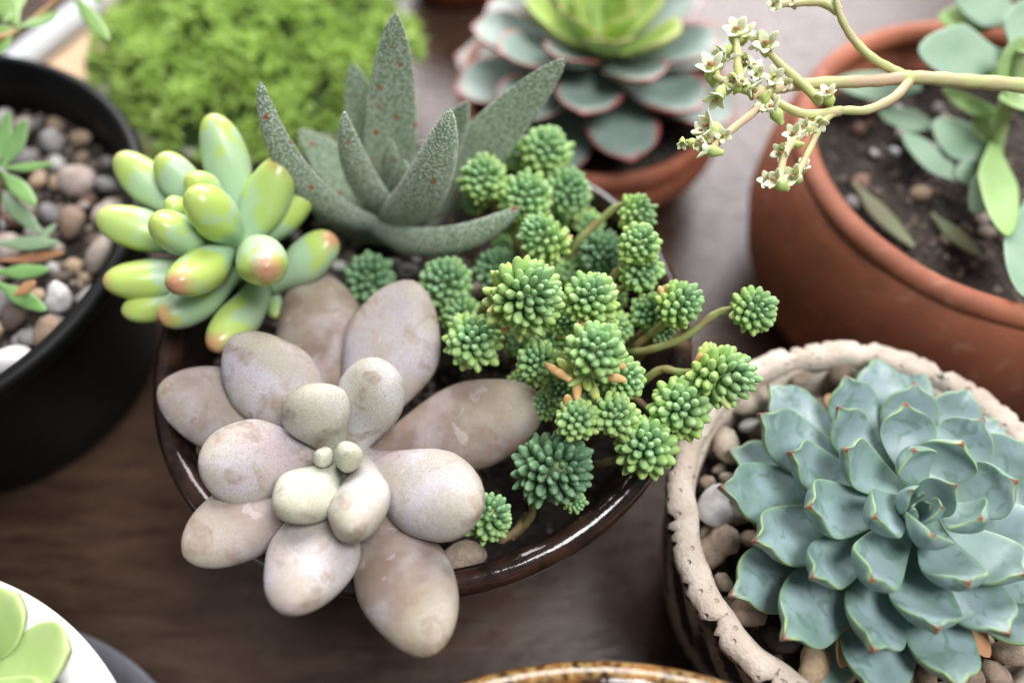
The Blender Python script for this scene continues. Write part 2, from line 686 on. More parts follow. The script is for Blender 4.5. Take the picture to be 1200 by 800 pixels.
def join(parts):
    V, F, D, n = [], [], [], 0
    for v, f, d in parts:
        V.append(v)
        D.append(d)
        F += [tuple(i + n for i in q) for q in f]
        n += len(v)
    return np.concatenate(V), F, np.concatenate(D)


M_WOOD, M_DARK, M_RIM, M_AMBER, M_CREAM, M_TERRA, M_SOIL = m_wood(), m_darkglaze(), m_rimglaze(), m_amber(), m_cream(), m_terra(), m_soil()
M_BLACK = m_plain('black_plastic', (0.003, 0.003, 0.003), 0.5, 0.3, 0.05)
M_BLACK.node_tree.nodes['Principled BSDF'].inputs['Specular IOR Level'].default_value = 0.2
M_WHITE = m_plain('white_glaze', (0.78, 0.79, 0.78), 0.25, 0.06, 0.05)
M_GREYSAUCER = m_plain('grey_saucer', (0.16, 0.16, 0.18), 0.5, 0.2, 0.1)
M_PEB = m_pebble('pebble_mix', [(0.42, 0.36, 0.30), (0.20, 0.13, 0.09), (0.62, 0.60, 0.57), (0.30, 0.22, 0.17), (0.26, 0.24, 0.23), (0.48, 0.36, 0.25), (0.14, 0.10, 0.085), (0.55, 0.46, 0.40)])
M_PEBPALE = m_pebble('pale_pebble_mix', [(0.42, 0.33, 0.25), (0.52, 0.45, 0.37), (0.34, 0.26, 0.20), (0.46, 0.37, 0.28), (0.28, 0.21, 0.16), (0.40, 0.30, 0.21)])
M_WHITESTONE = m_plain('white_stone', (0.62, 0.61, 0.60), 0.8, 0.25, 0.3, 3)
M_DARKSTONE = m_plain('dark_brown_stone', (0.045, 0.03, 0.026), 0.6, 0.3, 0.2, 3)
M_TANSTONE = m_plain('tan_stone', (0.44, 0.32, 0.20), 0.7, 0.3, 0.2, 3)
M_MOON, M_JELLY, M_CRAS, M_FUZZ, M_SED, M_ECH = m_moonstone(), m_jelly(), m_crassula(), m_fuzz(), m_sedum(), m_echeveria()
M_STEM_TAN = m_stem('tan_green_stem', (0.26, 0.20, 0.08), (0.24, 0.28, 0.09))
M_STEM_BROWN = m_stem('brown_stem', (0.16, 0.10, 0.055), (0.20, 0.17, 0.07))
M_STEM_GREEN = m_stem('pale_green_stem', (0.26, 0.40, 0.15), (0.36, 0.46, 0.20))

# ------------------------------------------------------------------ table
def table():
    nx, ny = 40, 30
    xs, ys = np.linspace(-75, 75, nx), np.linspace(-50, 75, ny)
    V = [(x, y, 0.0) for y in ys for x in xs] + [(x, y, -3.0) for x, y in ((-75, -50), (75, -50), (75, 75), (-75, 75))]
    F = [(j * nx + i, j * nx + i + 1, (j + 1) * nx + i + 1, (j + 1) * nx + i) for j in range(ny - 1) for i in range(nx - 1)]
    n = nx * ny
    c = [0, nx - 1, n - 1, n - nx]
    F += [(c[i], n + i, n + (i + 1) % 4, c[(i + 1) % 4]) for i in range(4)] + [(n + 3, n + 2, n + 1, n)]
    o = put('table_top', mesh_data('table_top', V, F, M_WOOD, smooth=False), (0, 0, 0))
    tag(o, 'dark brown wooden table top under all the pots', 'table', kind='structure')


table()


def soil(loc, R, dome, label, seed, grit=350, name='soil', tilt=(0, 0), gm=None):
    q = np.random.default_rng(seed)
    nr, seg = 26, 80
    V = [(0, 0, dome)]
    th = np.linspace(0, 2 * np.pi, seg, endpoint=False)
    ph = q.random((8, 3)) * 6.28
    for i in range(1, nr + 1):
        r = R * i / nr
        x, y = r * np.cos(th), r * np.sin(th)
        z = dome * (1 - (r / R) ** 2)
        for k in range(8):
            z = z + 0.10 * np.sin(x * (1.5 + k * 0.9) * math.cos(ph[k, 0]) + y * (1.5 + k * 0.9) * math.sin(ph[k, 0]) + ph[k, 1]) / (1 + k * 0.25)
        z = z + q.normal(0, 0.035, seg) + x * tilt[0] + y * tilt[1]
        V += list(np.c_[x, y, z])
    F = [(0, 1 + j, 1 + (j + 1) % seg) for j in range(seg)]
    for i in range(nr - 1):
        for j in range(seg):
            k = (j + 1) % seg
            a = 1 + i * seg
            F.append((a + j, a + seg + j, a + seg + k, a + k))
    o = put(name, mesh_data(name, V, F, M_SOIL), loc)
    tag(o, label, 'soil', kind='stuff')
    V = np.array(V)
    parts = []
    bv, bf = ico(1)
    for i in range(grit):
        p = V[q.integers(1, len(V))]
        s = q.uniform(0.05, 0.16)
        v = bv * (1 + q.normal(0, 0.18, len(bv)))[:, None] * s * q.uniform(0.6, 1.2, 3) + p
        parts.append((v, bf, np.zeros((len(v), 4))))
    v, f, d = join(parts)
    g = put('grit', mesh_data('grit', v, f, gm or M_GRIT, d), (0, 0, 0), o)
    tag(g, kind='stuff')
    return o


M_GRITPALE = m_plain('pale_grit', (0.36, 0.29, 0.23), 0.9, 0.7, 0.2, 1.5, col2=(0.10, 0.08, 0.065))
M_GRIT = m_plain('soil_grit', (0.05, 0.036, 0.027), 0.95, 0.7, 0.2, 1.5, col2=(0.20, 0.16, 0.13))


def pot_body(name, loc, prof, mat, label, cat='plant pot', fn=None, seg=128, group=None):
    t = empty(name, loc, label, cat, group)
    V, F, D = lathe(prof, seg, fn=fn)
    put('body', mesh_data('body', V, F, mat, D), (0, 0, 0), t)
    return t


def pot_rim(t, prof, mat, fn=None, seg=160, name='rim'):
    V, F, D = lathe(prof, seg, closed=True, fn=fn)
    return put(name, mesh_data(name, V, F, mat, D), (0, 0, 0), t)


# ------------------------------------------------------------------ main pot
def wob_main(th, r, z):
    k = 1 + hnoise(th, 0.010, (2, 3, 4), 3) * (z / 6.5)
    return r * k, z + hnoise(th, 0.05, (2, 3, 5), 4) * (z > 5), np.zeros_like(th)


mp = pot_body('glazed_bowl', (0, 0, 0), [(3.9, 0.0), (4.15, 0.05), (4.3, 0.5), (4.8, 1.4), (5.45, 2.8), (5.95, 4.2), (6.2, 5.3), (6.28, 5.9), (6.12, 6.1), (5.95, 5.9), (5.8, 5.0), (5.4, 3.6), (4.5, 2.4), (1, 2.2)],
              M_DARK, 'round dark brown glazed bowl holding four kinds of succulents', fn=wob_main)
pot_rim(mp, ringprof(6.28, 6.16, 0.30, 0.34, 16), M_RIM, wob_main, seg=200)
soil((0, 0, 4.25), 5.65, 0.8, 'dark gritty soil inside the brown glazed bowl', 11, 900, tilt=(-0.07, 0.10))

# ------------------------------------------------------------------ moonstone rosette
def moonstone():
    base = P(398, 545, 5.0)
    t = empty('moonstone_succulent', base, 'rosette of fat lilac grey egg shaped leaves overhanging the brown bowl', 'succulent')
    ctr = P(397, 536, 6.8)
    apex = ctr + 5.0 * nrm((-0.05, -0.25, 1))
    add_tube(t, [base, base + (ctr - base) * 0.5, ctr - (0, 0, 0.1)], 0.45, 0.35, M_STEM_GREEN)
    # tip px, tip z, base px, base z, width px, thickness ratio, age, bend
    L = [
        ((408, 528), 9.25, (402, 545), 8.0, 32, 0.8, 0.0, 0.2),
        ((376, 533), 9.0, (386, 541), 8.1, 22, 0.8, 0.0, 0.2),
        ((358, 459), 9.5, (393, 528), 7.7, 78, 0.62, 0.25, 0.5),
        ((447, 423), 9.4, (412, 528), 7.6, 80, 0.58, 0.3, 0.5),
        ((336, 598), 9.3, (394, 545), 7.7, 70, 0.62, 0.12, 0.4),
        ((410, 622), 9.5, (428, 540), 7.7, 72, 0.62, 0.3, 0.4),
        ((557, 604), 9.0, (420, 538), 7.5, 106, 0.52, 0.4, 0.5),
        ((233, 543), 8.9, (385, 535), 7.5, 103, 0.50, 0.5, 0.4),
        ((271, 394), 8.9, (388, 524), 7.4, 100, 0.50, 0.5, 0.4),
        ((484, 328), 8.6, (414, 520), 7.3, 108, 0.46, 0.7, 0.4),
        ((338, 716), 8.75, (398, 560), 7.5, 103, 0.50, 0.55, 0.4),
        ((186, 452), 8.1, (372, 524), 7.3, 92, 0.46, 0.85, 0.3),
        ((362, 318), 7.7, (398, 510), 7.0, 100, 0.46, 1.0, 0.3),
        ((637, 468), 7.9, (425, 540), 7.0, 108, 0.46, 0.95, 0.3),
        ((215, 652), 8.25, (378, 552), 7.5, 94, 0.46, 0.8, 0.3),
        ((511, 765), 8.1, (418, 560), 7.4, 110, 0.48, 0.9, 0.3),
    ]
    for tp, tz, bp, bz, wpx, tr, age, bend in L:
        b, e = P(*bp, bz - 0.9), P(*tp, tz - 0.9 - 0.25 * (age < 0.35))
        W = px2cm(wpx, 0.35 * b + 0.65 * e) / 2 * (1.2 if age < 0.35 else 1.14)
        add_leaf(t, b, e, apex - (b + e) / 2, W, W * tr * 1.25, M_MOON, prof='egg', nl=28, na=32, bend=bend, flat=0.85, lump=0.045, age=age)


moonstone()


# ------------------------------------------------------------------ jelly bean plant
def jelly():
    base = P(290, 330, 5.0)
    t = empty('jellybean_succulent', base, 'lime green plant with plump finger leaves and pink tips', 'succulent')
    ctr = P(262, 268, 8.0)
    apex = ctr + 5 * nrm((-0.2, -0.25, 1))
    add_tube(t, [base, (base + ctr) / 2 + (0.2, 0, 0), ctr], 0.35, 0.4, M_STEM_GREEN)
    L = [  # tip px, tip z, base px, base z, width px, blush, bend
        ((246, 133), 9.6, (281, 250), 7.9, 52, 0.15, 0.3),
        ((332, 184), 9.3, (282, 284), 7.8, 54, 1.0, 0.3),
        ((366, 213), 8.4, (286, 290), 7.4, 46, 0.2, 0.3),
        ((136, 180), 9.0, (214, 252), 7.9, 46, 0.5, 0.3),
        ((186, 180), 9.3, (236, 245), 8.2, 43, 0.2, 0.3),
        ((112, 252), 8.6, (220, 284), 7.8, 48, 0.2, 0.25),
        ((120, 330), 7.9, (244, 316), 7.3, 49, 0.8, 0.3),
        ((142, 366), 7.3, (240, 336), 7.0, 40, 0.2, 0.3),
        ((188, 374), 7.9, (272, 318), 7.1, 50, 1.0, 0.3),
        ((203, 333), 9.2, (264, 284), 7.8, 54, 0.9, 0.4),
        ((248, 407), 7.6, (306, 330), 6.9, 50, 1.0, 0.4),
        ((312, 313), 9.6, (290, 288), 7.7, 58, 1.0, 0.3),
        ((391, 276), 7.9, (318, 330), 6.9, 50, 0.9, 0.4),
        ((222, 226), 10.0, (272, 275), 8.1, 56, 0.05, 0.3),
        ((181, 258), 9.5, (246, 282), 8.0, 50, 0.1, 0.3),
        ((222, 208), 9.5, (258, 238), 8.4, 36, 0.1, 0.2),
        ((196, 238), 9.3, (236, 254), 8.3, 32, 0.1, 0.2),
        ((322, 372), 6.6, (318, 336), 6.5, 20, 0.1, 0.3),
    ]
    for tp, tz, bp, bz, wpx, bl, bend in L:
        b, e = P(*bp, bz), P(*tp, tz)
        W = px2cm(wpx, 0.4 * b + 0.6 * e) / 2 * 1.1
        add_leaf(t, b, e, apex - (b + e) / 2, W, W * 0.95, M_JELLY, prof='finger', nl=24, na=24, bend=bend, flat=0.85, lump=0.025, age=bl)


jelly()


# ------------------------------------------------------------------ felted crassula
def crassula():
    base = P(456, 262, 5.0)
    t = empty('felted_crassula', base, 'grey green plant with upright pointed felted leaves and rust spots', 'succulent')
    ctr = P(458, 246, 6.0)
    apex = ctr + 9 * nrm((0, -0.1, 1))
    L = [  # tip px, tip (y), base px, base z, width px, thickness ratio, bend, cup, direction of the upper face
        ((463, 15), dict(y=5.3), (455, 236), 6.6, 62, 0.36, 0.15, 0.10, (0, -1, 0.2)),
        ((413, 74), dict(y=5.9), (446, 226), 6.6, 50, 0.42, 0.1, 0.1, (0.15, -1, 0.2)),
        ((306, 94), dict(y=3.6), (452, 256), 6.2, 50, 0.62, 1.35, 0.25, (0.55, 0.75, -0.1)),
        ((350, 152), dict(y=5.0), (440, 240), 6.4, 52, 0.5, 0.4, 0.2, (0.4, -0.6, 0.7)),
        ((404, 131), dict(y=3.3), (456, 242), 6.6, 46, 0.6, 0.8, 0.2, (0.45, 0.85, -0.15)),
        ((527, 127), dict(y=2.7), (463, 258), 6.3, 66, 0.55, 0.8, 0.2, (-0.35, 0.85, -0.1)),
        ((548, 119), dict(y=4.4), (480, 238), 6.5, 46, 0.5, 0.4, 0.2, (-0.5, -0.8, 0.2)),
        ((662, 69), dict(y=4.7), (486, 254), 6.2, 62, 0.36, 0.12, 0.12, (-0.35, -0.9, 0.3)),
        ((610, 240), dict(z=8.4), (446, 264), 6.5, 50, 0.62, 1.15, 0.25, (-0.1, 0.9, 0.22)),
        ((362, 236), dict(z=6.0), (452, 274), 5.6, 50, 0.5, 0.3, 0.2, (0.3, 0.85, 0.2)),
        ((459, 162), dict(y=3.75), (461, 230), 6.8, 30, 0.6, 0.2, 0.2, (0.5, 0.8, 0.2)),
        ((473, 187), dict(y=3.4), (463, 234), 6.8, 28, 0.6, 0.2, 0.2, (-0.3, 0.8, 0.2)),
    ]
    for tp, tk, bp, bz, wpx, tr, bend, cup, hint in L:
        b, e = P(*bp, bz), P(*tp, **tk)
        W = px2cm(wpx, (b + e) / 2) / 2 * 1.08
        o, V, F = add_leaf(t, b, e, hint, W, W * tr * 1.3, M_CRAS, prof='lance', nl=30, na=24, bend=bend, flat=0.30, cup=cup, lump=0.015)
        # short pale hairs standing on the leaf
        q = [f for f in F if len(f) == 4]
        A = np.array([V[list(f)] for f in q])
        n = np.cross(A[:, 2] - A[:, 0], A[:, 3] - A[:, 1])
        ar = np.linalg.norm(n, axis=1)
        cnt = int(min(12000, ar.sum() / 2 * 480))
        ce = np.cos(2 * np.pi * (np.arange(len(q)) % 24 + 0.5) / 24)
        pr_ = ar * (0.75 + 2.2 * np.abs(ce) ** 6)
        idx = rng.choice(len(q), cnt, p=pr_ / pr_.sum())
        u, v = rng.random((2, cnt, 1))
        Q = A[idx]
        pts = Q[:, 0] * (1 - u) * (1 - v) + Q[:, 1] * u * (1 - v) + Q[:, 2] * u * v + Q[:, 3] * (1 - u) * v
        nn = n[idx] / np.maximum(ar[idx], 1e-9)[:, None]
        d = nn + rng.normal(0, 0.25, (cnt, 3)) + np.array([0, 0.35, 0])
        d /= np.linalg.norm(d, axis=1)[:, None]
        s1 = np.cross(d, rng.normal(size=(cnt, 3)))
        s1 /= np.linalg.norm(s1, axis=1)[:, None]
        s2 = np.cross(d, s1)
        h = rng.uniform(0.03, 0.07, (cnt, 1)) * (1 + 0.45 * np.abs(ce[idx]) ** 4)[:, None]
        rr = 0.018
        hv = np.stack([pts + s1 * rr, pts - s1 * rr * 0.5 + s2 * rr * 0.87, pts - s1 * rr * 0.5 - s2 * rr * 0.87, pts + d * h], 1).reshape(-1, 3)
        i4 = np.arange(cnt) * 4
        hf = np.concatenate([np.c_[i4, i4 + 1, i4 + 3], np.c_[i4 + 1, i4 + 2, i4 + 3], np.c_[i4 + 2, i4, i4 + 3]])
        dd = np.zeros((len(hv), 4))
        dd[:, 2] = np.repeat(rng.random(cnt), 4)
        fz = put('fuzz', mesh_data('fuzz', hv, hf, M_FUZZ, dd, smooth=False), (0, 0, 0), o)
        tag(fz, kind='stuff')
    add_tube(t, [base, (base + ctr) / 2, ctr + (0, 0, 0.3)], 0.5, 0.45, M_STEM_BROWN)


crassula()


# ------------------------------------------------------------------ bead leaved sedum
def head_leaves(R, axis, N, opened, elong, yellow, rs):
    """leaves of one rosette round its own centre (cm)"""
    q = np.random.default_rng(rs)
    ax = nrm(axis)
    e1 = nrm(np.cross(ax, (0.3, 0.9, 0.2)))
    e2 = np.cross(ax, e1)
    out = []
    hyel = np.clip(yellow, -1, 1)
    for i in range(N):
        f = (i + 0.5) / N
        ph = math.radians(118 - 14 * opened) * f ** (0.56 + 0.05 * opened)
        a = i * 2.39996 + q.normal(0, 0.07)
        rad = e1 * math.cos(a) + e2 * math.sin(a)
        d = ax * math.cos(ph) + rad * math.sin(ph)
        rt = R * (1 + q.normal(0, 0.06)) * (0.86 + 0.14 * f + opened * 0.32 * (f - 0.35))
        tip = d * rt + ax * elong * R * math.cos(ph)
        ln = R * (0.42 + 0.42 * f + opened * 0.25 * f) * q.uniform(0.88, 1.12) * (1.25 if f > 0.7 and q.random() < 0.25 else 1)
        dl = nrm(d + ax * (0.28 + 0.2 * opened) * math.sin(ph))
        base = tip - dl * ln
        W = R * (0.115 + 0.075 * min(1, f * 2.2)) * q.uniform(0.92, 1.1) * (66 / max(N, 34)) ** 0.45
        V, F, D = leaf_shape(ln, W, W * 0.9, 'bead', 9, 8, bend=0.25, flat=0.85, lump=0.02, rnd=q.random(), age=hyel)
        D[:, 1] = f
        out.append((base, frame(base, tip, ax + rad * 0.01 + (0, 0, 1e-3)), V, F, D))
    return out


def sedum():
    root = P(655, 430, 4.8)
    t = empty('bead_leaf_sedum', root, 'bright green sedum with many bead leaved heads trailing over the bowl', 'succulent')
    Z = 8.0
    # px, radius px, z, lean on the picture (dx, dy; dy<0 up), opened, elong, yellow, leaves
    H = [
        (640, 175, 29, 8.0, (0.1, -0.3), 0.0, 0.0, 0.30, 74),
        (567, 208, 28, 8.3, (-0.1, -0.3), 0.0, 0.0, 0.45, 70),
        (617, 230, 30, 8.2, (0.1, -0.2), 0.25, 0.0, 0.05, 66),
        (666, 224, 28, 7.6, (0.2, -0.1), 0.0, 0.0, -0.15, 84),
        (606, 182, 19, 7.3, (-0.2, -0.1), 0.1, 0.0, 0.2, 56),
        (555, 236, 15, 7.3, (-0.3, 0.3), 0.2, 0.0, 0.5, 44),
        (636, 278, 27, 8.2, (-0.5, -0.4), 0.15, 0.55, 0.25, 80),
        (748, 249, 21, 8.3, (0.8, 0.1), 0.0, 0.3, 0.25, 64),
        (706, 298, 28, 7.2, (0.1, 0.1), 0.0, 0.0, -0.35, 90),
        (750, 285, 25, 8.7, (0.1, -0.2), 0.05, 0.0, 0.6, 60),
        (751, 317, 26, 8.0, (0.2, 0.1), 0.0, 0.0, 0.40, 70),
        (522, 330, 30, 7.3, (-0.1, -0.2), 0.2, 0.1, -0.2, 64),
        (580, 315, 25, 6.8, (0.0, -0.2), 0.1, 0.0, -0.3, 64),
        (618, 346, 43, 9.0, (0.35, -0.05), 0.3, 0.35, 0.55, 104),
        (692, 348, 31, 8.7, (0.0, -0.3), 0.3, 0.1, 0.50, 66),
        (540, 368, 24, 7.0, (-0.2, -0.4), 0.2, 0.1, 0.05, 56),
        (555, 398, 32, 7.7, (0.05, -0.1), 0.45, 0.0, 0.15, 64),
        (661, 375, 18, 7.7, (0.1, 0.0), 0.2, 0.0, 0.2, 48),
        (702, 385, 20, 7.8, (0.1, 0.3), 0.2, 0.0, 0.6, 48),
        (723, 384, 20, 7.4, (0.3, 0.2), 0.2, 0.0, 0.4, 48),
        (640, 397, 19, 7.0, (0.0, 0.0), 0.1, 0.0, 0.15, 52),
        (631, 424, 25, 7.8, (-0.2, -0.2), 0.25, 0.1, 0.2, 58),
        (700, 409, 33, 9.2, (0.1, -0.2), 0.35, 0.1, -0.05, 62),
        (732, 443, 25, 8.0, (0.3, 0.1), 0.3, 0.0, 0.30, 58),
        (659, 456, 20, 7.4, (-0.1, 0.1), 0.2, 0.0, 0.25, 50),
        (677, 490, 25, 8.3, (0.0, -0.1), 0.35, 0.0, 0.45, 50),
        (721, 486, 26, 8.3, (0.1, -0.1), 0.3, 0.0, 0.70, 50),
        (638, 474, 17, 7.0, (-0.2, 0.0), 0.2, 0.0, 0.1, 46),
        (653, 548, 42, 7.2, (0.45, 0.0), 0.1, 0.45, -0.4, 112),
        (674, 588, 14, 6.5, (0.3, 0.4), 0.1, 0.0, 0.0, 40),
        (574, 604, 27, 6.9, (0.25, -0.35), 0.1, 0.45, -0.15, 72),
        (757, 520, 34, 7.6, (0.05, -0.05), 0.75, 0.0, 0.25, 58),
        (799, 476, 34, 7.9, (0.05, -0.1), 0.75, 0.0, 0.35, 58),
        (850, 440, 36, 8.3, (0.75, 0.1), 0.45, 0.35, 0.45, 76),
        (885, 362, 27, 8.7, (0.35, -0.05), 0.05, 0.0, 0.35, 70),
        (798, 356, 27, 8.4, (0.6, -0.1), 0.05, 0.15, 0.35, 64),
        (763, 366, 24, 7.6, (-0.2, 0.0), 0.2, 0.0, 0.1, 60),
        (776, 389, 15, 7.5, (0.2, 0.5), 0.2, 0.0, 0.35, 36),
        (583, 378, 17, 6.4, (0.0, 0.0), 0.1, 0.0, 0.0, 44),
        (433, 326, 30, 6.4, (0.0, -0.1), 0.1, 0.0, -0.3, 72),
        (590, 290, 14, 6.4, (0.0, 0.0), 0.1, 0.0, 0.0, 40),
        (664, 408, 15, 6.8, (0.0, 0.2), 0.2, 0.0, 0.6, 36),
        (640, 318, 18, 6.6, (0.0, 0.0), 0.2, 0.0, 0.2, 44), (668, 318, 18, 6.6, (0.2, 0.0), 0.2, 0.0, 0.3, 44), (600, 262, 17, 6.4, (0.0, 0.0), 0.2, 0.0, 0.1, 44),
        (690, 262, 17, 6.4, (0.1, 0.0), 0.2, 0.0, 0.2, 44), (650, 252, 18, 6.6, (0.0, 0.0), 0.2, 0.0, 0.2, 44), (606, 400, 17, 6.2, (0.0, 0.0), 0.2, 0.0, 0.1, 44),
        (690, 452, 20, 7.2, (0.0, 0.0), 0.2, 0.0, 0.3, 44), (716, 350, 18, 6.8, (0.0, 0.0), 0.2, 0.0, 0.2, 44), (612, 448, 17, 6.4, (0.0, 0.0), 0.2, 0.0, 0.2, 44),
    ]
    single = {13, 28, 32, 22}
    cs = []
    for k, (px, py, rpx, z, lean, op, el, yel, N) in enumerate(H):
        c = P(px, py, z)
        R = px2cm(rpx, c)
        toc = nrm(CAM - c)
        axis = nrm(toc * 0.9 + (0, 0, 0.25)) + RGT * lean[0] * 1.3 - UPV * lean[1] * 1.3
        axis = nrm(axis)
        c = c - axis * el * R * 0.4
        cs.append((c, R, axis))
        LV = head_leaves(R * 1.10, axis, int(N * 0.86), op * rng.uniform(0.7, 1.3) + rng.uniform(0.0, 0.25), el, yel, 100 + k)
        if k in single:
            h = empty('rosette', c - root)
            h.parent = t
            for b, M, V, F, D in LV:
                put('leaf', mesh_data('leaf', V, F, M_SED, D), b, h, quat(M))
        else:
            V, F, D = join([(V @ M.T + b, F, D) for b, M, V, F, D in LV])
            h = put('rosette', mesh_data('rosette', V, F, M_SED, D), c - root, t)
            tag(h, kind='stuff')
        V, F = blob(k, 1, 0.05)
        put('core', mesh_data('core', V * R * 0.42 + axis * el * R * 0.35, F, M_STEM_GREEN), (0, 0, 0), h)
    # stems: heads that lean out show them, the rest run down into the soil
    shown = {
        7: [(726, 241, 8.2), (700, 262, 7.8), (672, 290, 7.3), (660, 330, 6.0)],
        9: [(740, 302, 8.4), (722, 320, 7.9), (712, 334, 7.3), (700, 352, 5.6)],
        10: [(742, 332, 7.7), (722, 341, 7.3), (700, 345, 6.6), (690, 370, 5.2)],
        13: [(590, 356, 8.4), (565, 363, 7.6), (572, 385, 6.0)],
        34: [(856, 363, 8.5), (835, 370, 8.3), (800, 396, 7.9), (760, 410, 7.4), (732, 414, 6.8), (705, 425, 5.2)],
        35: [(782, 374, 8.1), (775, 382, 7.9), (758, 394, 7.4), (742, 407, 6.9), (725, 425, 5.2)],
        33: [(815, 437, 8.0), (795, 436, 7.9), (775, 433, 7.7), (752, 448, 7.1), (728, 470, 5.0)],
        32: [(785, 484, 7.6), (762, 481, 7.3), (742, 468, 6.8), (722, 480, 5.0)],
        31: [(738, 533, 7.3), (712, 541, 6.9), (695, 545, 6.2), (680, 548, 4.9)],
        28: [(632, 570, 6.7), (624, 582, 6.3), (624, 600, 5.9), (614, 616, 5.5), (600, 628, 5.2)],
        30: [(583, 632, 6.2), (596, 628, 5.9), (607, 619, 5.6), (616, 604, 5.2)],
        0: [(637, 200, 7.6), (634, 222, 7.1), (630, 250, 5.4)],
        1: [(574, 232, 7.9), (580, 245, 7.2), (590, 275, 5.3)],
        2: [(609, 252, 7.8), (602, 268, 7.3), (606, 288, 6.7), (613, 306, 5.2)],
    }
    for k, (c, R, axis) in enumerate(cs):
        if k in shown:
            pts = [c] + [P(a, b, z) for a, b, z in shown[k]]
        else:
            g = np.array([c[0] * 0.82 + 0.15, c[1] * 0.82 + 0.1, 4.7])
            rr = math.hypot(g[0], g[1])
            if rr > 5:
                g[:2] *= 5 / rr
            pts = [c, c - axis * R * 1.0 + (0, 0, -0.3), (c + g) / 2 - (0, 0, 0.3), g]
        add_tube(t, pts, 0.085, 0.10, M_STEM_TAN if k in (7, 9, 33, 10, 0, 1, 2, 34, 35) else M_STEM_BROWN, n=6, na=7)
    # long yellow and orange old leaves below the blue green head
    for tp, bp, z0, z1, yel, rn in (((638, 425), (668, 445), 8.4, 8.8, 1, 0.99), ((735, 446), (700, 436), 8.6, 8.6, 1, 0.99), ((716, 436), (690, 432), 8.7, 8.5, 1, 0.97),
                                    ((676, 470), (676, 436), 8.5, 8.5, 1, 0.99), ((660, 412), (682, 436), 9.0, 8.6, 1, 0.3), ((690, 458), (684, 436), 8.6, 8.5, 0.6, 0.4),
                                    ((702, 472), (688, 440), 8.3, 8.4, 1, 0.5), ((665, 452), (690, 434), 8.6, 8.6, 0.3, 0.6), ((652, 420), (676, 438), 8.7, 8.6, 0.7, 0.4),
                                    ((580, 330), (592, 350), 8.9, 8.5, 1, 0.97), ((828, 400), (822, 432), 8.6, 8.3, 1, 0.3), ((856, 480), (836, 448), 8.2, 8.3, 0.8, 0.4),
                                    ((664, 462), (668, 480), 8.6, 8.3, 1, 0.99), ((772, 470), (790, 474), 7.9, 7.9, 1, 0.99), ((822, 412), (818, 434), 8.5, 8.2, 1, 0.99)):
        b, e = P(*bp, z1), P(*tp, z0)
        W = px2cm(6.5, b)
        o, V, F = add_leaf(t, b, e, (0, -0.3, 1), W, W * 0.8, M_SED, prof='bead', nl=14, na=12, bend=0.3, flat=0.8, rnd=rn, age=yel)
        at = o.data.color_attributes['leafdata']
        for d in at.data:
            d.color[1] = 1.0


sedum()

# a few stones on the soil of the bowl
GRAVEL = {'pinkish beige': (0.52, 0.42, 0.37), 'chalk white': (0.72, 0.71, 0.69), 'grey beige': (0.42, 0.36, 0.30), 'reddish brown': (0.22, 0.12, 0.085), 'off white': (0.62, 0.60, 0.57), 'brown': (0.30, 0.21, 0.15), 'slate grey': (0.26, 0.25, 0.25), 'tan': (0.48, 0.35, 0.23), 'dark brown': (0.12, 0.085, 0.07)}
BUFF = {'light buff': (0.52, 0.44, 0.35), 'buff': (0.43, 0.33, 0.25), 'pale brown': (0.34, 0.25, 0.185), 'cocoa brown': (0.25, 0.18, 0.13)}
PEBS = {k: [mesh_data('pebble', *blob(40 + i * 7 + j, 2, 0.14), m_pebble('pebble_' + k.replace(' ', '_'), [c, tuple(x * 0.85 for x in c), tuple(x * 1.1 for x in c)])) for j in range(3)] for i, (k, c) in enumerate(GRAVEL.items())}
PEBP = {k: [mesh_data('pebble', *blob(140 + i * 7 + j, 2, 0.15), m_pebble('pebble_' + k.replace(' ', '_'), [c, tuple(x * 0.88 for x in c), tuple(x * 1.08 for x in c)])) for j in range(4)] for i, (k, c) in enumerate(BUFF.items())}


def pick(D, seed, R):
    q = np.random.default_rng(seed + 5000)
    k = list(D)[q.integers(len(D))]
    return D[k][q.integers(len(D[k]))], k, 'tiny' if R < 0.24 else 'small' if R < 0.36 else 'large'


def stone(me, p, r, label, group=None, rs=0, name='pebble', parent=None):
    q = np.random.default_rng(rs)
    rot = Quaternion((0, 0, 1), q.random() * 6.28) @ Quaternion((1, 0, 0), q.normal(0, 0.5))
    o = put(name, me, p, parent, rot, (r,) * 3)
    return tag(o, label, 'pebble', group)


for i, (px, py, z, rpx) in enumerate([(365, 290, 5.4, 14), (395, 286, 5.4, 10), (345, 272, 5.4, 11), (410, 300, 5.3, 12), (460, 310, 5.3, 11), (488, 300, 5.3, 9), (478, 318, 5.2, 12), (560, 318, 5.3, 12),
                                      (560, 340, 5.3, 14), (595, 292, 5.3, 12), (377, 262, 5.3, 10), (420, 285, 5.3, 8), (340, 312, 5.3, 9), (505, 322, 5.2, 9), (396, 310, 5.2, 9)]):
    p = P(px, py, z)
    r_ = math.hypot(p[0], p[1])
    for _ in range(4):
        p = P(px, py, 4.3 + 0.8 * (1 - (p[0] ** 2 + p[1] ** 2) / 32) - 0.07 * p[0] + 0.10 * p[1])
    me, col, sz = pick(PEBS, 300 + i, px2cm(rpx, p))
    stone(me, p, px2cm(rpx, p), f'{sz} {col} stone lying on the soil of the brown bowl', f'{sz} {col} stones in the brown bowl', 300 + i)
stone(mesh_data('pebble', *blob(81, 3, 0.12), M_TANSTONE), P(229, 537, 5.6), px2cm(17, P(229, 537, 5.6)), 'smooth tan stone between bowl rim and the leftward lilac leaves'.replace('the leftward lilac leaves', 'two lilac leaves'), None, 5)
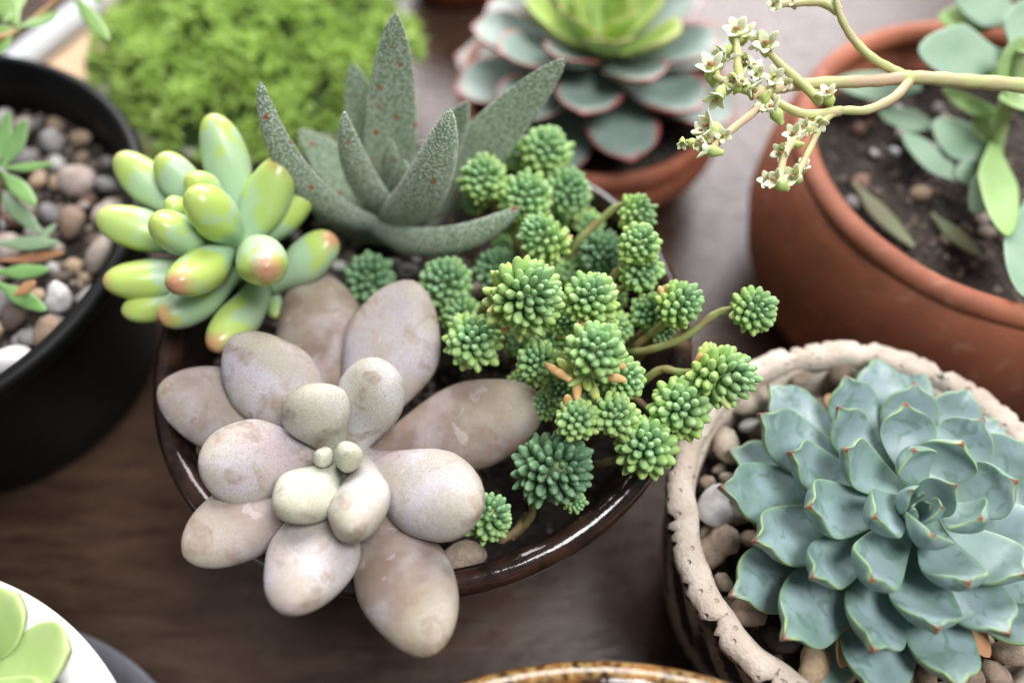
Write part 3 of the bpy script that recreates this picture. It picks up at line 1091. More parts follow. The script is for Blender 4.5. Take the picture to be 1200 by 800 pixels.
stone(mesh_data('pebble', *blob(82, 3, 0.12), M_PEBPALE), P(545, 652, 5.3), px2cm(26, P(545, 652, 5.3)), 'pinkish brown stone under the lilac rosette by the small sedum head', None, 6)

# ------------------------------------------------------------------ cream pot with echeveria
CP = np.array([10.25, -4.68, 0])


def wob_rim(th, r, z):
    out = (r > 4.3)
    chip = hnoise(th, 0.11, (9, 17, 23, 31, 44, 59, 73, 97, 121), 8)
    chip = np.where(chip < -0.06, chip * 0.9, chip * 0.25)
    rr = r + out * chip + hnoise(th, 0.03, (3, 5), 9) - (~out) * hnoise(th, 0.04, (7, 13, 22), 15)
    return rr, z + hnoise(th, 0.035, (5, 9, 14, 33), 10), out * (np.where(z < 5.84, 0.42, 0.0) + np.clip(-chip, 0, 0.2) * 2.6)


def wob_carve(th, r, z):
    out = r > 4.05
    ph = 26 * th + 3.0 * z + 1.2 * np.sin(3 * th) + 0.7 * np.sin(7 * th + z)
    g = np.sin(ph) * 0.5 + 0.5 * np.sin(ph * 0.5 + 1.3 * z)
    inw = out & (z > 0.3) & (z < 5.6)
    return r + inw * 0.10 * g, z, np.where(inw, 0.47 - 0.30 * g, 0.0)


cp = pot_body('carved_pot', CP, [(3.6, 0), (3.75, 0.1)] + [(3.85 + 0.5 * math.sin(k / 13 * 1.7), 0.35 + k * 0.4) for k in range(14)] + [(4.0, 5.7), (3.9, 5.0), (3.8, 3.2), (1, 3.0)],
              M_CREAM, 'cream pot with chipped rim and black carved grooves holding a blue green rosette', fn=wob_carve, seg=320)
pot_rim(cp, [(4.04, 5.45), (4.0, 5.7), (4.02, 5.85), (4.1, 5.96), (4.2, 6.0), (4.35, 6.02), (4.5, 5.99), (4.6, 5.92), (4.66, 5.8), (4.66, 5.66), (4.6, 5.5), (4.4, 5.4)], M_CREAM, wob_rim, seg=320)
soil(CP + (0, 0, 4.3), 3.95, 0.3, 'dark soil below the pebbles in the cream pot', 12, 200)


def pebbles_cream():
    q = np.random.default_rng(21)
    pts = []
    lab, grp = '{} {} pitted pebble filling the cream pot round the rosette', '{} {} pebbles in the cream pot'
    explicit = [(842, 592, 5.3, 24, 'white'), (842, 640, 5.2, 24, 'p'), (851, 518, 5.3, 22, 'p'), (880, 498, 5.2, 14, 'white2'), (829, 566, 5.1, 12, 'p'), (852, 562, 5.1, 12, 'p'),
                (878, 470, 5.4, 26, 'p'), (935, 440, 5.4, 18, 'p'), (985, 438, 5.3, 20, 'p'), (880, 715, 5.2, 22, 'p'), (915, 750, 5.0, 20, 'dark'), (953, 776, 5.2, 26, 'tan'),
                (1135, 790, 5.2, 17, 'p'), (1185, 762, 5.3, 24, 'p'), (1165, 790, 5.2, 20, 'p'), (1085, 795, 5.2, 18, 'p'), (905, 440, 5.3, 14, 'p'), (960, 425, 5.2, 16, 'p')]
    for i, (px, py, z, r, k) in enumerate(explicit):
        p = P(px, py, z)
        R = px2cm(r, p)
        pts.append((p, R))
        if k == 'white':
            stone(mesh_data('pebble', *blob(91, 3, 0.2), M_WHITESTONE), p, R, 'lumpy white stone beside the cream rim, below a green leaf', None, i)
        elif k == 'white2':
            stone(mesh_data('pebble', *blob(92, 3, 0.12), M_WHITESTONE), p, R, 'small bluish white stone half hidden behind the round green leaf', None, i)
        elif k == 'dark':
            stone(mesh_data('pebble', *blob(93, 3, 0.12), M_DARKSTONE), p, R, 'dark brown stone in the cream pot beside a tan pebble', None, i)
        elif k == 'tan':
            stone(mesh_data('pebble', *blob(94, 3, 0.10), M_TANSTONE), p, R, 'round tan stone below the dry orange leaf', None, i)
        else:
            me, col, sz = pick(PEBP, 400 + i, R)
            stone(me, p, R, lab.format(sz, col), grp.format(sz, col), 400 + i)
    tries = 0
    while len(pts) < 95 and tries < 6000:
        tries += 1
        r, a = 3.75 * math.sqrt(q.random()), q.random() * 6.28
        if r < 2.0:
            continue
        R = q.uniform(0.18, 0.42)
        p = CP + (r * math.cos(a), r * math.sin(a), 4.75 + q.uniform(0, 0.35))
        if r + R > 3.95 or any(np.linalg.norm(p - o) < (R + s) * 0.82 for o, s in pts):
            continue
        pts.append((p, R))
        me, col, sz = pick(PEBP, 500 + len(pts), R)
        stone(me, p, R, lab.format(sz, col), grp.format(sz, col), 500 + len(pts))


pebbles_cream()


def echeveria():
    base = P(1068, 602, 4.6)
    t = empty('echeveria', base, 'large blue green rosette with spoon shaped pointed leaves in the cream pot', 'succulent')
    ctr = P(1078, 592, 6.5)
    apex = P(1080, 588, 7.7) + 4.5 * nrm((0.05, -0.12, 1))
    add_tube(t, [base, (base + ctr) / 2, ctr], 0.5, 0.4, M_STEM_GREEN)
    L = [  # tip px, tip z, width px, tier 0 inner .. 5 outermost
        ((1083, 578), 8.75, 16, 0), ((1074, 597), 8.75, 18, 0), ((1090, 590), 8.7, 15, 0),
        ((1070, 575), 8.85, 38, 0), ((1118, 570), 8.8, 50, 0), ((1103, 594), 8.85, 34, 0),
        ((1094, 624), 8.9, 62, 1), ((1029, 604), 8.9, 64, 1), ((1072, 529), 8.7, 58, 1), ((1148, 606), 8.8, 62, 1),
        ((997, 529), 8.6, 66, 2), ((957, 593), 8.6, 76, 2), ((1027, 673), 8.7, 74, 2), ((1133, 677), 8.6, 78, 2), ((1126, 522), 8.4, 70, 2),
        ((1063, 478), 8.3, 72, 2), ((987, 482), 8.1, 60, 3), ((934, 533), 8.2, 68, 3), ((896, 631), 8.1, 80, 3), ((960, 671), 8.3, 68, 3),
        ((1098, 728), 8.2, 84, 3), ((1196, 668), 8.2, 80, 3), ((1186, 565), 8.2, 76, 3), ((1150, 495), 8.0, 72, 3),
        ((1073, 454), 7.7, 70, 4), ((993, 446), 7.6, 70, 4), ((899, 490), 7.7, 76, 4), ((857, 571), 7.5, 88, 4), ((928, 739), 7.5, 90, 4),
        ((1027, 752), 7.7, 86, 4), ((1123, 794), 7.5, 90, 4), ((1177, 735), 7.7, 84, 4), ((1200, 522), 7.6, 76, 4), ((1134, 460), 7.4, 72, 4),
        ((1029, 424), 6.9, 74, 5), ((908, 456), 6.9, 70, 5), ((864, 530), 6.4, 72, 5), ((868, 692), 6.7, 90, 5), ((1026, 806), 6.8, 96, 5),
        ((1216, 622), 7.6, 78, 4), ((1226, 748), 7.1, 84, 5), ((1232, 692), 7.4, 76, 5), ((1068, 428), 6.5, 64, 5), ((1173, 495), 6.6, 66, 5), ((1230, 560), 6.9, 74, 5),
        ((965, 800), 5.9, 70, 5),
    ]
    for tp, tz, wpx, tier in L:
        e = P(*tp, tz - (0.9 if tier < 4 else 0.75 if tier == 4 else 0.6))
        out = e - ctr
        out[2] = 0
        out = nrm(out)
        b = ctr + out * (0.10 + 0.07 * tier) + (0, 0, [1.05, 0.55, 0.25, 0.0, -0.25, -0.55][tier])
        if tier == 0:
            b = P(1080, 588, 7.55) + out * 0.06 - (0, 0, 0.75)
        W = px2cm(wpx, 0.3 * b + 0.7 * e) / 2 * (0.95 if tier > 1 else 1.0)
        T = W * (0.36 if tier > 0 else 0.34)
        add_leaf(t, b, e - nrm(e - b) * 0.05, apex - (b + e) / 2, W, T, M_ECH, prof='spoon', nl=26, na=32, bend=[0.6, 0.9, 0.9, 0.8, 0.65, 0.5][tier] + rng.normal(0, 0.08), flat=0.35,
                 cup=[0.5, 0.42, 0.28, 0.2, 0.14, 0.1][tier] + rng.normal(0, 0.03), mucro=0.08, keel=0.25, lump=0.03, twist=rng.normal(0, 0.08), curl=[0.2, 0.7, 0.75, 0.7, 0.55, 0.4][tier])
    # withered leaves under the rosette
    for tp, tz, bp, bz in (((985, 782), 5.7, (1010, 700), 6.0), ((1160, 770), 5.8, (1110, 700), 6.0), ((968, 462), 5.8, (1020, 510), 6.0)):
        b, e = P(*bp, bz), P(*tp, tz)
        o, _, _ = add_leaf(t, b, e, (0, -0.2, 1), px2cm(19, e), 0.05, M_DRY, name='dry_leaf', prof='oval', nl=16, na=14, cup=0.5, bend=0.3)
        o['label'] = 'withered orange brown leaf'


M_DRY = m_leaf('dry_orange_leaf', (0.46, 0.20, 0.085), (0.38, 0.26, 0.12), rough=0.7)
echeveria()

# ------------------------------------------------------------------ amber glazed pot at the lower edge
AP = np.array([3.6, -15.42, 0])


def amber_fn(th, r, z):
    return r * (1 + hnoise(th, 0.003, (3, 5, 8), 31)), z + hnoise(th, 0.04, (9, 14, 21), 30) * (z > 6), np.where(z > 7.42, 0.55, 0.0) * (r > 7.25)


ap = pot_body('amber_pot', AP, [(5.0, 0), (5.2, 0.1), (6.4, 2.5), (7.1, 5.0), (7.35, 6.9), (7.25, 7.2), (7.0, 6.9), (6.7, 5.0), (6.0, 3.5), (1, 3.3)], M_AMBER, 'shiny amber brown glazed pot with mottled yellow rim beside the carved pot', fn=amber_fn)
pot_rim(ap, ringprof(7.22, 7.25, 0.34, 0.33, 18), M_AMBER, amber_fn, seg=220)
soil(AP + (0, 0, 5.0), 6.5, 0.3, 'dark soil inside the amber pot', 13, 100)
p_ = P(648, 806, 6.2)
stone(mesh_data('pebble', *blob(95, 3, 0.1), M_PEBPALE), p_, px2cm(24, p_), 'pale stone just inside the amber pot rim', None, 3)

# ------------------------------------------------------------------ white pot and its grey saucer
m0, m1 = P(35, 702, 6.0), P(90, 748, 6.0)
dirv = nrm(m1 - m0)
nv = np.array([-dirv[1], dirv[0], 0])
if nv[1] > 0 and nv[0] < 0:
    nv = -nv
WR = 7.0
WP = (m0 + m1) / 2 - nv * WR * np.sign(nv[1] + nv[0])
WP[2] = 0
wp = pot_body('white_pot', WP, [(4.8, 0.6), (5.0, 0.7), (6.2, 3), (6.6, 5.4), (6.7, 5.8), (6.55, 6.0), (6.3, 5.6), (6.0, 4.2), (1, 4.0)], M_WHITE, 'glossy white round pot holding a pale green rosette')
pot_rim(wp, ringprof(6.68, 5.75, 0.42, 0.28, 16), M_WHITE, seg=160)
soil(WP + (0, 0, 4.4), 5.95, 0.3, 'dark soil inside the white pot', 14, 100)
sc = pot_body('grey_saucer', WP + (0.0, 0, 0), [(5.0, 0.0), (5.3, 0.05), (6.5, 0.9), (6.9, 1.5), (6.8, 1.6), (6.4, 1.1), (5.2, 0.42), (1, 0.4)], M_GREYSAUCER, 'flat grey saucer under the white pot', 'saucer')


def white_plant():
    M = m_leaf('pale_apple_leaf', (0.36, 0.50, 0.17), (0.44, 0.56, 0.24), (0.50, 0.58, 0.28), 0.4)
    base = P(-25, 800, 4.8)
    t = empty('pale_green_rosette', base, 'pale apple green rosette in the white pot', 'succulent')
    c = P(-45, 800, 6.0)
    add_tube(t, [base, (base + c) / 2, c], 0.4, 0.3, M_STEM_GREEN)
    for tp, tz, w in (((77, 762), 7.3, 92), ((18, 698), 7.0, 80), ((40, 850), 7.6, 90), ((-60, 690), 7.2, 90), ((-30, 740), 8.2, 70), ((-10, 880), 7.6, 90)):
        e = P(*tp, tz)
        add_leaf(t, c + nrm(e - c) * 0.2, e, (0, 0, 1), px2cm(w, e) / 2, px2cm(w, e) / 2 * 0.3, M, prof='spoon', nl=22, na=24, bend=0.4, flat=0.5, cup=0.2, mucro=0.03)


white_plant()

# ------------------------------------------------------------------ black pot with gravel
BP = np.array([-14.52, 2.79, 0])
bp = pot_body('black_pot', BP, [(4.6, 0), (4.8, 0.05), (5.4, 2.0), (6.1, 4.5), (6.6, 6.3), (6.62, 6.7), (6.45, 6.75), (6.3, 6.2), (5.8, 4.2), (1, 4.0)], M_BLACK, 'black plastic pot filled with mixed gravel')
pot_rim(bp, ringprof(6.72, 6.72, 0.24, 0.28, 14), M_BLACK, seg=160)
soil(BP + (0, 0, 5.3), 6.05, 0.1, 'dark soil under the gravel in the black pot', 15, 1500, gm=M_GRITPALE)


def pebbles_black():
    q = np.random.default_rng(33)
    pts = []
    lab, grp = '{} {} pebble among the gravel in the black pot', '{} {} pebbles in the black pot'
    for i, (px, py, z, r) in enumerate([(52, 390, 6.0, 22), (68, 348, 6.1, 20), (82, 262, 6.0, 22), (88, 210, 6.0, 22), (72, 110, 5.8, 20), (30, 100, 5.8, 18), (112, 300, 6.0, 22), (105, 350, 6.0, 16), (38, 345, 6.0, 14), (15, 370, 6.0, 20), (35, 395, 5.9, 14), (45, 210, 6.0, 14), (100, 130, 5.8, 16), (60, 165, 5.9, 18), (125, 250, 5.9, 18)]):
        p = P(px, py, z)
        R = px2cm(r, p)
        pts.append((p, R))
        me, col, sz = pick(PEBS, 600 + i, R)
        stone(me, p, R, lab.format(sz, col), grp.format(sz, col), 600 + i)
    p = P(12, 424, 6.0)
    pts.append((p, px2cm(24, p)))
    stone(mesh_data('pebble', *blob(96, 3, 0.1), M_WHITESTONE), p, px2cm(24, p), 'flat white stone against the black pot rim', None, 7)
    tries = 0
    while len(pts) < 190 and tries < 15000:
        tries += 1
        r, a = 5.9 * math.sqrt(q.random()), q.random() * 6.28
        p = BP + (r * math.cos(a), r * math.sin(a), 5.5 + q.uniform(0, 0.35))
        if p[0] < -17.5:
            continue
        R = q.uniform(0.18, 0.5)
        if r + R > 6.15 or any(np.linalg.norm(p - o) < (R + s) * 0.80 for o, s in pts):
            continue
        pts.append((p, R))
        me, col, sz = pick(PEBS, 700 + len(pts), R)
        stone(me, p, R, lab.format(sz, col), grp.format(sz, col), 700 + len(pts))


pebbles_black()


def gravel_plant():
    M = m_leaf('soft_green_leaf', (0.13, 0.28, 0.075), (0.20, 0.36, 0.12), (0.30, 0.42, 0.22), 0.5)
    M2 = m_leaf('grey_green_leaf', (0.26, 0.33, 0.22), (0.18, 0.28, 0.15), None, 0.6)
    MB = m_leaf('reddish_brown_leaf', (0.33, 0.14, 0.075), (0.42, 0.22, 0.10), None, 0.6)
    base = P(-8, 270, 5.5)
    t = empty('narrow_leaved_plant', base, 'green plant with narrow pointed leaves growing in the gravel', 'succulent')
    add_tube(t, [base, P(-6, 240, 7.0), P(-4, 200, 7.8)], 0.18, 0.12, M_STEM_BROWN)
    for tp, tz, bp_, bz, w, m in (((30, 140), 8.0, (2, 196), 7.4, 26, M), ((62, 192), 7.6, (2, 196), 7.4, 14, M), ((42, 240), 7.4, (0, 200), 7.4, 22, M), ((46, 272), 6.9, (-4, 222), 7.2, 22, M2),
                                  ((70, 284), 6.9, (-6, 284), 6.8, 20, M2), ((76, 296), 6.7, (-4, 305), 6.6, 14, MB), ((58, 316), 6.8, (-6, 318), 6.6, 22, M), ((54, 364), 6.6, (-6, 330), 6.6, 22, M),
                                  ((10, 130), 8.0, (-4, 190), 7.4, 20, M), ((42, 330), 6.9, (16, 345), 6.7, 18, MB), ((66, 262), 6.7, (30, 290), 6.6, 14, M2)):
        b, e = P(*bp_, bz), P(*tp, tz)
        W = px2cm(w, e) / 2
        add_leaf(t, b, e, (0, -0.2, 1), W, W * 0.5, m, prof='oval', nl=16, na=14, bend=0.4, flat=0.5, cup=0.1)


gravel_plant()

# ------------------------------------------------------------------ pale bowl with mossy plant
MO = np.array([-7.4, 14.6, 0])
M_PALEBOWL = m_plain('pale_grey_bowl', (0.52, 0.50, 0.46), 0.5, 0.2, 0.1)
mb = pot_body('pale_bowl', MO, [(3.5, 0), (3.7, 0.05), (5.0, 1.2), (5.6, 2.6), (5.7, 3.2), (5.55, 3.3), (5.3, 2.6), (4.6, 1.6), (1, 1.5)], M_PALEBOWL, 'pale grey bowl brimming with a bright green moss like plant')
pot_rim(mb, ringprof(5.65, 3.2, 0.18, 0.2, 12), M_PALEBOWL, seg=120)


def moss():
    q = np.random.default_rng(51)
    Mt = m_leaf('moss_green', (0.27, 0.42, 0.07), (0.40, 0.55, 0.13), None, 0.6)
    t = empty('mossy_plant', MO + (0, 0, 2.4), 'bright green cushion of tiny leaves filling the pale bowl', 'plant')
    th = np.linspace(0, 2 * np.pi, 48, endpoint=False)
    prof = [(5.35 * math.sin(a), 2.4 * math.cos(a)) for a in np.linspace(1.57, 0.02, 12)]
    V, F, D = lathe(prof, 48)
    put('cushion', mesh_data('cushion', V, F, m_plain('moss_base', (0.05, 0.10, 0.02), 0.9), D), (0, 0, 0), t)
    parts = []
    lv, lf, ld = leaf_shape(0.42, 0.085, 0.05, 'oval', 6, 6, bend=0.5)
    tuft = []
    for i in range(1100):
        a, r = q.random() * 6.28, math.sqrt(q.random())
        lump = 0.35 * math.sin(r * 5.4 * math.cos(a) * 2.1 + 1) * math.sin(r * 5.4 * math.sin(a) * 1.8)
        c = np.array([5.95 * r * math.cos(a), 5.95 * r * math.sin(a), 0.5 + 2.2 * math.sqrt(max(0, 1 - r * r)) + lump * 1.8])
        n = nrm((c[0] / 5.3, c[1] / 5.3, 0.9))
        for k in range(9):
            d = nrm(n + q.normal(0, 0.75, 3))
            M = frame(np.zeros(3), d, nrm(q.normal(size=3) + n))
            dd = ld.copy()
            dd[:, 2] = q.random()
            parts.append((lv * q.uniform(0.8, 1.5) @ M.T + c, lf, dd))
    V, F, D = join(parts)
    o = put('foliage', mesh_data('foliage', V, F, Mt, D), (0, 0, 0), t)
    tag(o, kind='stuff')


moss()

# ------------------------------------------------------------------ terracotta pot with a red edged rosette
RP = P(694, 104, 3.6)
RP[2] = 0


def terra_pot(name, loc, R, H, label, belly=1.0):
    pr = [(R * 0.62, 0), (R * 0.66, 0.08)] + [(R * (0.66 + 0.36 * belly * math.sin(0.15 + 1.75 * k / 9)), 0.2 + (H - 0.9) * k / 9) for k in range(10)]
    pr += [(R * 0.93, H - 0.3), (R * 0.90, H - 0.8), (R * 0.85, H * 0.6), (1, H * 0.55)]
    t = pot_body(name, loc, pr, M_TERRA, label)
    pot_rim(t, ringprof(R * 0.965, H - 0.36, R * 0.055, 0.42, 14), M_TERRA, lambda th, r, z: (r + hnoise(th, 0.03, (3, 7, 11), 77), z + hnoise(th, 0.03, (4, 9), 78), np.zeros_like(th)), seg=160)
    return t


terra_pot('terracotta_pot', RP, 4.7, 3.9, 'low terracotta pot holding a rosette with red leaf edges')
soil(RP + (0, 0, 2.9), 4.1, 0.3, 'dark soil in the low terracotta pot', 16, 150)


def red_rosette():
    Mo = m_leaf('red_edged_leaf', (0.19, 0.26, 0.22), (0.25, 0.32, 0.28), (0.34, 0.07, 0.075), 0.45)
    Mi = m_leaf('yellow_green_leaf', (0.40, 0.52, 0.13), (0.34, 0.48, 0.15), (0.42, 0.40, 0.16), 0.45)
    base = RP + (0, 0.0, 3.0)
    t = empty('red_edged_rosette', base, 'blurred rosette with red edged leaves and a yellow green heart', 'succulent')
    c = P(704, 48, 5.6)
    add_tube(t, [base, (base + c) / 2, c], 0.5, 0.4, M_STEM_BROWN)
    n = 36
    for i in range(n):
        f = (i + 0.5) / n
        a = i * 2.39996 + 0.5
        d = np.array([math.cos(a), math.sin(a), 0])
        el = math.radians(80 - 92 * f ** 0.6)
        ln = 1.5 + 3.5 * f ** 0.7
        dv = d * math.cos(el) + np.array([0, 0, math.sin(el)])
        b = c + d * 0.25 - (0, 0, 0.9 * f)
        e = b + dv * ln
        W = 0.55 + 0.75 * f ** 0.6
        add_leaf(t, b, e, np.array([0, 0, 1.0]) - d * 0.4, W, W * 0.22, Mi if f < 0.33 else Mo, prof='spoon', nl=18, na=18, bend=0.5, flat=0.4, cup=0.35, mucro=0.04)


red_rosette()
TP2 = P(545, -70, 2.0)
TP2[2] = 0
terra_pot('terracotta_pot', TP2, 3.2, 4.2, 'small empty terracotta pot behind the pale bowl')

# ------------------------------------------------------------------ big terracotta pot on the side
TB = np.array([15.97, 5.48, 0])
pr = [(4.3, 0), (4.5, 0.08), (5.4, 0.9), (6.05, 2.2), (6.35, 3.6), (6.3, 5.0), (6.1, 6.0), (5.92, 6.5), (5.7, 6.8), (5.4, 6.7), (5.4, 5.0), (1, 4.6)]
tb = pot_body('terracotta_pot', TB, pr, M_TERRA, 'big rounded terracotta pot with dark soil and a spoon leaved plant')
pot_rim(tb, ringprof(5.55, 6.72, 0.33, 0.30, 14), M_TERRA, lambda th, r, z: (r + hnoise(th, 0.03, (3, 7, 11), 79), z + hnoise(th, 0.04, (4, 9), 80), np.zeros_like(th)))
soil(TB + (0, 0, 5.4), 5.3, 0.2, 'dark gritty soil in the big terracotta pot', 17, 900)


def spoon_plant():
    MA = m_leaf('blue_green_spoon_leaf', (0.19, 0.31, 0.20), (0.27, 0.38, 0.27), None, 0.42)
    MG = m_leaf('fresh_green_spoon_leaf', (0.26, 0.42, 0.13), (0.33, 0.48, 0.20), None, 0.42)
    MD = m_leaf('dull_fallen_leaf', (0.12, 0.15, 0.07), (0.14, 0.12, 0.07), None, 0.6)
    base = P(1172, 230, 5.6)
    t = empty('spoon_leaved_plant', base, 'plant with broad spoon shaped green leaves in the big terracotta pot', 'succulent')
    add_tube(t, [base, P(1166, 180, 6.8), P(1180, 120, 8.2), P(1200, 60, 9.4)], 0.22, 0.18, M_STEM_GREEN)
    for tp, tz, bp_, bz, w, m in (((1076, 60), 8.8, (1180, 66), 8.6, 84, MA), ((1196, 42), 9.6, (1186, 118), 8.4, 52, MG), ((1180, 276), 7.4, (1166, 160), 7.2, 56, MG), ((1200, 348), 7.4, (1206, 236), 7.2, 60, MA),
                                  ((1096, 140), 7.0, (1160, 190), 6.8, 60, MA), ((1058, 156), 6.8, (1130, 214), 6.5, 36, MA), ((1104, 104), 7.8, (1176, 140), 7.6, 26, MG), ((978, 96), 7.0, (1080, 104), 7.0, 44, MA),
                                  ((1210, 130), 8.6, (1180, 100), 8.4, 50, MG), ((1120, 206), 6.6, (1172, 196), 6.6, 50, MA), ((1150, 120), 7.6, (1172, 176), 7.0, 44, MG), ((1100, 20), 8.2, (1186, 20), 8.6, 50, MG), ((1140, 250), 6.6, (1176, 190), 6.8, 40, MA), ((1160, 60), 8.6, (1200, 110), 8.2, 46, MG), ((1030, 130), 6.6, (1100, 150), 6.6, 34, MA), ((1120, -10), 8.8, (1200, 30), 8.6, 60, MA), ((1215, 0), 9.4, (1190, 60), 9.0, 60, MA)):
        b, e = P(*bp_, bz), P(*tp, tz)
        W = px2cm(w, e) / 2
        add_leaf(t, b, e, (0, -0.35, 1), W, W * 0.22, m, prof='oval', nl=20, na=20, bend=0.35, flat=0.5, cup=0.15)
    for i, (tp, bp_, w) in enumerate((((1072, 290), (1000, 214), 26), ((1150, 300), (1092, 250), 24))):
        b, e = P(*bp_, 6.0), P(*tp, 5.9)
        W = px2cm(w, e) / 2
        V, F, D = leaf_shape(np.linalg.norm(e - b), W, W * 0.3, 'oval', 16, 14, bend=0.2)
        o = put('fallen_leaf', mesh_data('fallen_leaf', V, F, MD, D), b, None, quat(frame(b, e, (0, -0.3, 1))))
        tag(o, ('long dull green leaf lying on the soil just inside the terracotta rim', 'dull fallen leaf on the soil below the spoon leaved plant')[i], 'leaf')


spoon_plant()
for i in range(26):
    q = np.random.default_rng(900 + i)
    p = P(q.uniform(975, 1160), q.uniform(120, 290), 5.75)
    if np.hypot(*(p - TB)[:2]) < 5.0:
        r_ = q.uniform(0.12, 0.3)
        me, col, sz = pick(PEBS, 900 + i, r_)
        stone(me, p, r_, f'{sz} {col} stone on the soil of the big terracotta pot', f'{sz} {col} stones in the big terracotta pot', 900 + i)


# ------------------------------------------------------------------ flower stalk
def flowers():
    Ms = m_stem('pale_flower_stalk', (0.52, 0.56, 0.22), (0.55, 0.40, 0.26), 0.5)
    Mg = m_leaf('green_bud', (0.42, 0.52, 0.14), (0.52, 0.60, 0.24), None, 0.5)
    Mp = m_leaf('cream_petal', (0.80, 0.80, 0.62), (0.70, 0.73, 0.46), None, 0.6)
    Mc = m_leaf('brown_anther', (0.22, 0.10, 0.05), (0.34, 0.18, 0.08), None, 0.7)
    z = 11.0
    root = P(1290, 118, 10.4)
    t = empty('flower_stalk', root, 'arching pale stalk with clusters of small cream flowers', 'flower stalk')
    q = lambda *a: [P(x, y, zz) for x, y, zz in a]
    add_tube(t, q((1290, 118, 10.4), (1200, 101, 10.8), (1130, 95, 11.0), (1070, 91, 11.1), (1020, 95, 11.1), (950, 98, 11.1), (905, 105, 11.2), (880, 112, 11.2)), 0.17, 0.11, Ms, n=8)
    tw = [((1068, 92, 11.1), (1046, 82, 11.2), (1022, 68, 11.4), (1000, 46, 11.6), (986, 22, 11.9), (978, -6, 12.2)),
          ((984, 14, 11.95), (962, 3, 12.0), (930, 4, 12.0), (905, 6, 12.0)),
          ((1066, 94, 11.1), (1048, 114, 11.1), (1016, 129, 11.1), (985, 130, 11.1), (965, 142, 11.1), (950, 172, 11.0), (932, 210, 10.9)),
          ((963, 122, 11.1), (940, 98, 11.3), (913, 74, 11.4), (899, 58, 11.5)),
          ((985, 130, 11.1), (945, 134, 11.2), (915, 122, 11.2), (906, 112, 11.2)),
          ((900, 108, 11.2), (884, 130, 11.1), (860, 150, 11.1), (836, 172, 11.0)),
          ((890, 108, 11.2), (868, 92, 11.4), (864, 60, 11.6), (862, 46, 11.6)),
          ((884, 108, 11.2), (856, 100, 11.3), (836, 88, 11.4)),
          ((960, 145, 11.1), (936, 160, 11.1), (920, 180, 11.1), (914, 210, 11.0))]
    for k in tw:
        add_tube(t, q(*k), 0.11, 0.07, Ms, n=6, name='branch')
    g = np.random.default_rng(77)
    V, F = blob(3, 2, 0.1)
    nd = put('node', mesh_data('node', V * 0.22, F, Mg), P(1064, 92, 11.1) - root, t)
    FL = [(863, 40, 11.6, 19), (898, 55, 11.5, 17), (834, 84, 11.4, 19), (874, 73, 11.5, 15), (878, 104, 11.3, 15), (906, 92, 11.4, 14), (842, 112, 11.3, 16), (971, 114, 11.3, 14), (834, 150, 11.1, 18),
          (831, 176, 11.0, 15), (908, 131, 11.2, 16), (960, 143, 11.2, 12), (931, 158, 11.1, 13), (917, 178, 11.1, 13), (912, 214, 11.0, 16), (932, 208, 10.9, 15), (813, 168, 11.0, 11), (908, 6, 12.0, 11), (930, 4, 12.0, 9),
          (850, 60, 11.5, 13), (888, 88, 11.5, 12), (858, 92, 11.4, 12), (945, 150, 11.2, 11), (848, 160, 11.1, 12)]
    FL += [(x + g.uniform(-16, 16), y + g.uniform(-14, 14), zz + g.uniform(-0.2, 0.1), r * 0.75) for x, y, zz, r in FL[:17]]
    for k, (px, py, zz, r) in enumerate(FL):
        c = P(px, py, zz)
        R = px2cm(r, c) * 1.25
        fl = empty('flower', c - root)
        fl.parent = t
        ax = nrm(nrm(CAM - c) * 0.6 + g.normal(0, 0.45, 3) + (-0.25, 0, 0.3))
        V, F, D = leaf_shape(R * 1.15, R * 0.42, R * 0.42, 'egg', 12, 12, flat=1.0)
        put('calyx', mesh_data('calyx', V, F, Mg, D), -ax * R * 0.9, fl, quat(frame(np.zeros(3), ax, (0.2, 0.5, 0.4))))
        e1 = nrm(np.cross(ax, (0.2, 0.7, 0.1)))
        e2 = np.cross(ax, e1)
        for i in range(5):
            a = i * 2 * math.pi / 5 + g.random() * 0.4
            rad = e1 * math.cos(a) + e2 * math.sin(a)
            d = nrm(ax * 0.9 + rad * 0.75)
            V, F, D = leaf_shape(R * g.uniform(0.7, 0.95), R * 0.30, R * 0.09, 'oval', 10, 10, bend=-0.7, cup=0.2)
            put('petal', mesh_data('petal', V, F, Mp, D), rad * R * 0.18, fl, quat(frame(np.zeros(3), d, ax - rad * 0.5)))
        V, F = blob(k + 5, 1, 0.2)
        put('centre', mesh_data('centre', V * R * 0.19, F, Mc), ax * R * 0.42, fl)


flowers()

# ------------------------------------------------------------------ back corner: tan board, pale bar, hanging leaves
def box(sx, sy, sz, bev=0.06):
    import bmesh
    bm = bmesh.new()
    bmesh.ops.create_cube(bm, size=1)
    for v in bm.verts:
        v.co.x *= sx
        v.co.y *= sy
        v.co.z *= sz
    bmesh.ops.bevel(bm, geom=bm.edges[:], offset=bev, segments=2, affect='EDGES')
    V = np.array([v.co[:] for v in bm.verts])
    F = [tuple(v.index for v in f.verts) for f in bm.faces]
    bm.free()
    return V, F


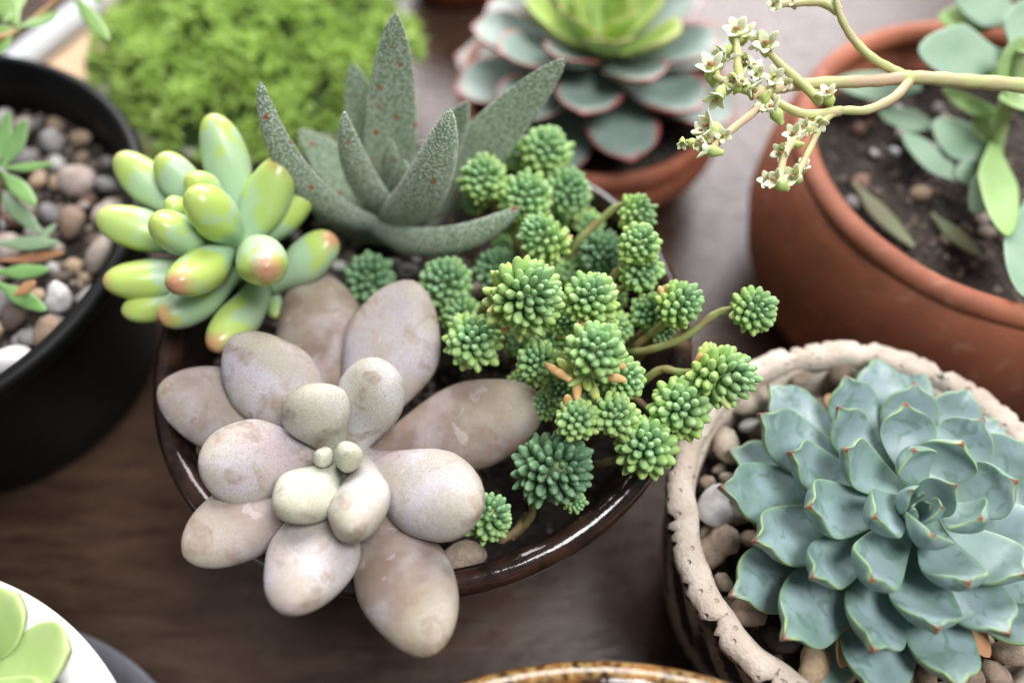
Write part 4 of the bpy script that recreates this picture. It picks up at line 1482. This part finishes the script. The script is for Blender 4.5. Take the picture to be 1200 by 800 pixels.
def corner():
    Mt = m_plain('tan_cardboard', (0.56, 0.40, 0.25), 0.8, 0.15, 0.1, 0.6)
    Mw = m_plain('pale_metal_bar', (0.62, 0.66, 0.68), 0.4, 0.1, 0.05)
    a, b = P(8, 72, 0.9), P(96, 4, 0.9)
    d = nrm(b - a)
    ang = math.atan2(d[1], d[0])
    n = np.array([d[1], -d[0], 0])
    mid = (a + b) / 2
    V, F = box(24, 8.5, 0.3)
    o = put('tan_board', mesh_data('tan_board', V, F, Mt, smooth=False), (mid + n * 4.9) * (1, 1, 0) + (0, 0, 0.15), None, Quaternion((0, 0, 1), ang))
    tag(o, 'flat tan board lying behind the black pot', 'board')
    V, F = tube([(-13, 0, 0), (-4, 0, 0), (5, 0, 0), (14, 0, 0)], 0.55, 0.55, n=4, na=20, wob=0)
    o = put('pale_bar', mesh_data('pale_bar', V, F, Mw), mid * (1, 1, 0) + (0, 0, 0.56), None, Quaternion((0, 0, 1), ang))
    tag(o, 'pale grey round bar lying along the tan board', 'bar')
    Mg = m_leaf('trailing_leaf_green', (0.16, 0.30, 0.07), (0.22, 0.36, 0.11), None, 0.45)
    Ms = m_stem('reddish_trailing_stem', (0.36, 0.17, 0.09), (0.42, 0.28, 0.12))
    base = P(-60, 40, 9.6)
    t = empty('trailing_plant', base, 'trailing stem with narrow green leaves above the tan board', 'plant')
    add_tube(t, [base, P(-10, 46, 9.2), P(24, 34, 9.0), P(60, 6, 9.1), P(88, -20, 9.4)], 0.10, 0.06, Ms)
    for tp, bp_, w in (((68, 14), (22, 32), 20), ((128, 48), (84, -8), 20), ((-8, -20), (20, 30), 30), ((-20, 36), (22, 36), 18), ((30, -16), (4, 26), 18), ((140, -10), (90, -20), 18), ((-10, 66), (14, 40), 16), ((120, 4), (108, -14), 14)):
        b, e = P(*bp_, 9.1), P(*tp, 9.0)
        W = px2cm(w, e) / 2
        add_leaf(t, b, e, (0, -0.3, 1), W, W * 0.4, Mg, prof='oval', nl=16, na=14, bend=0.4, flat=0.5, cup=0.1)


corner()
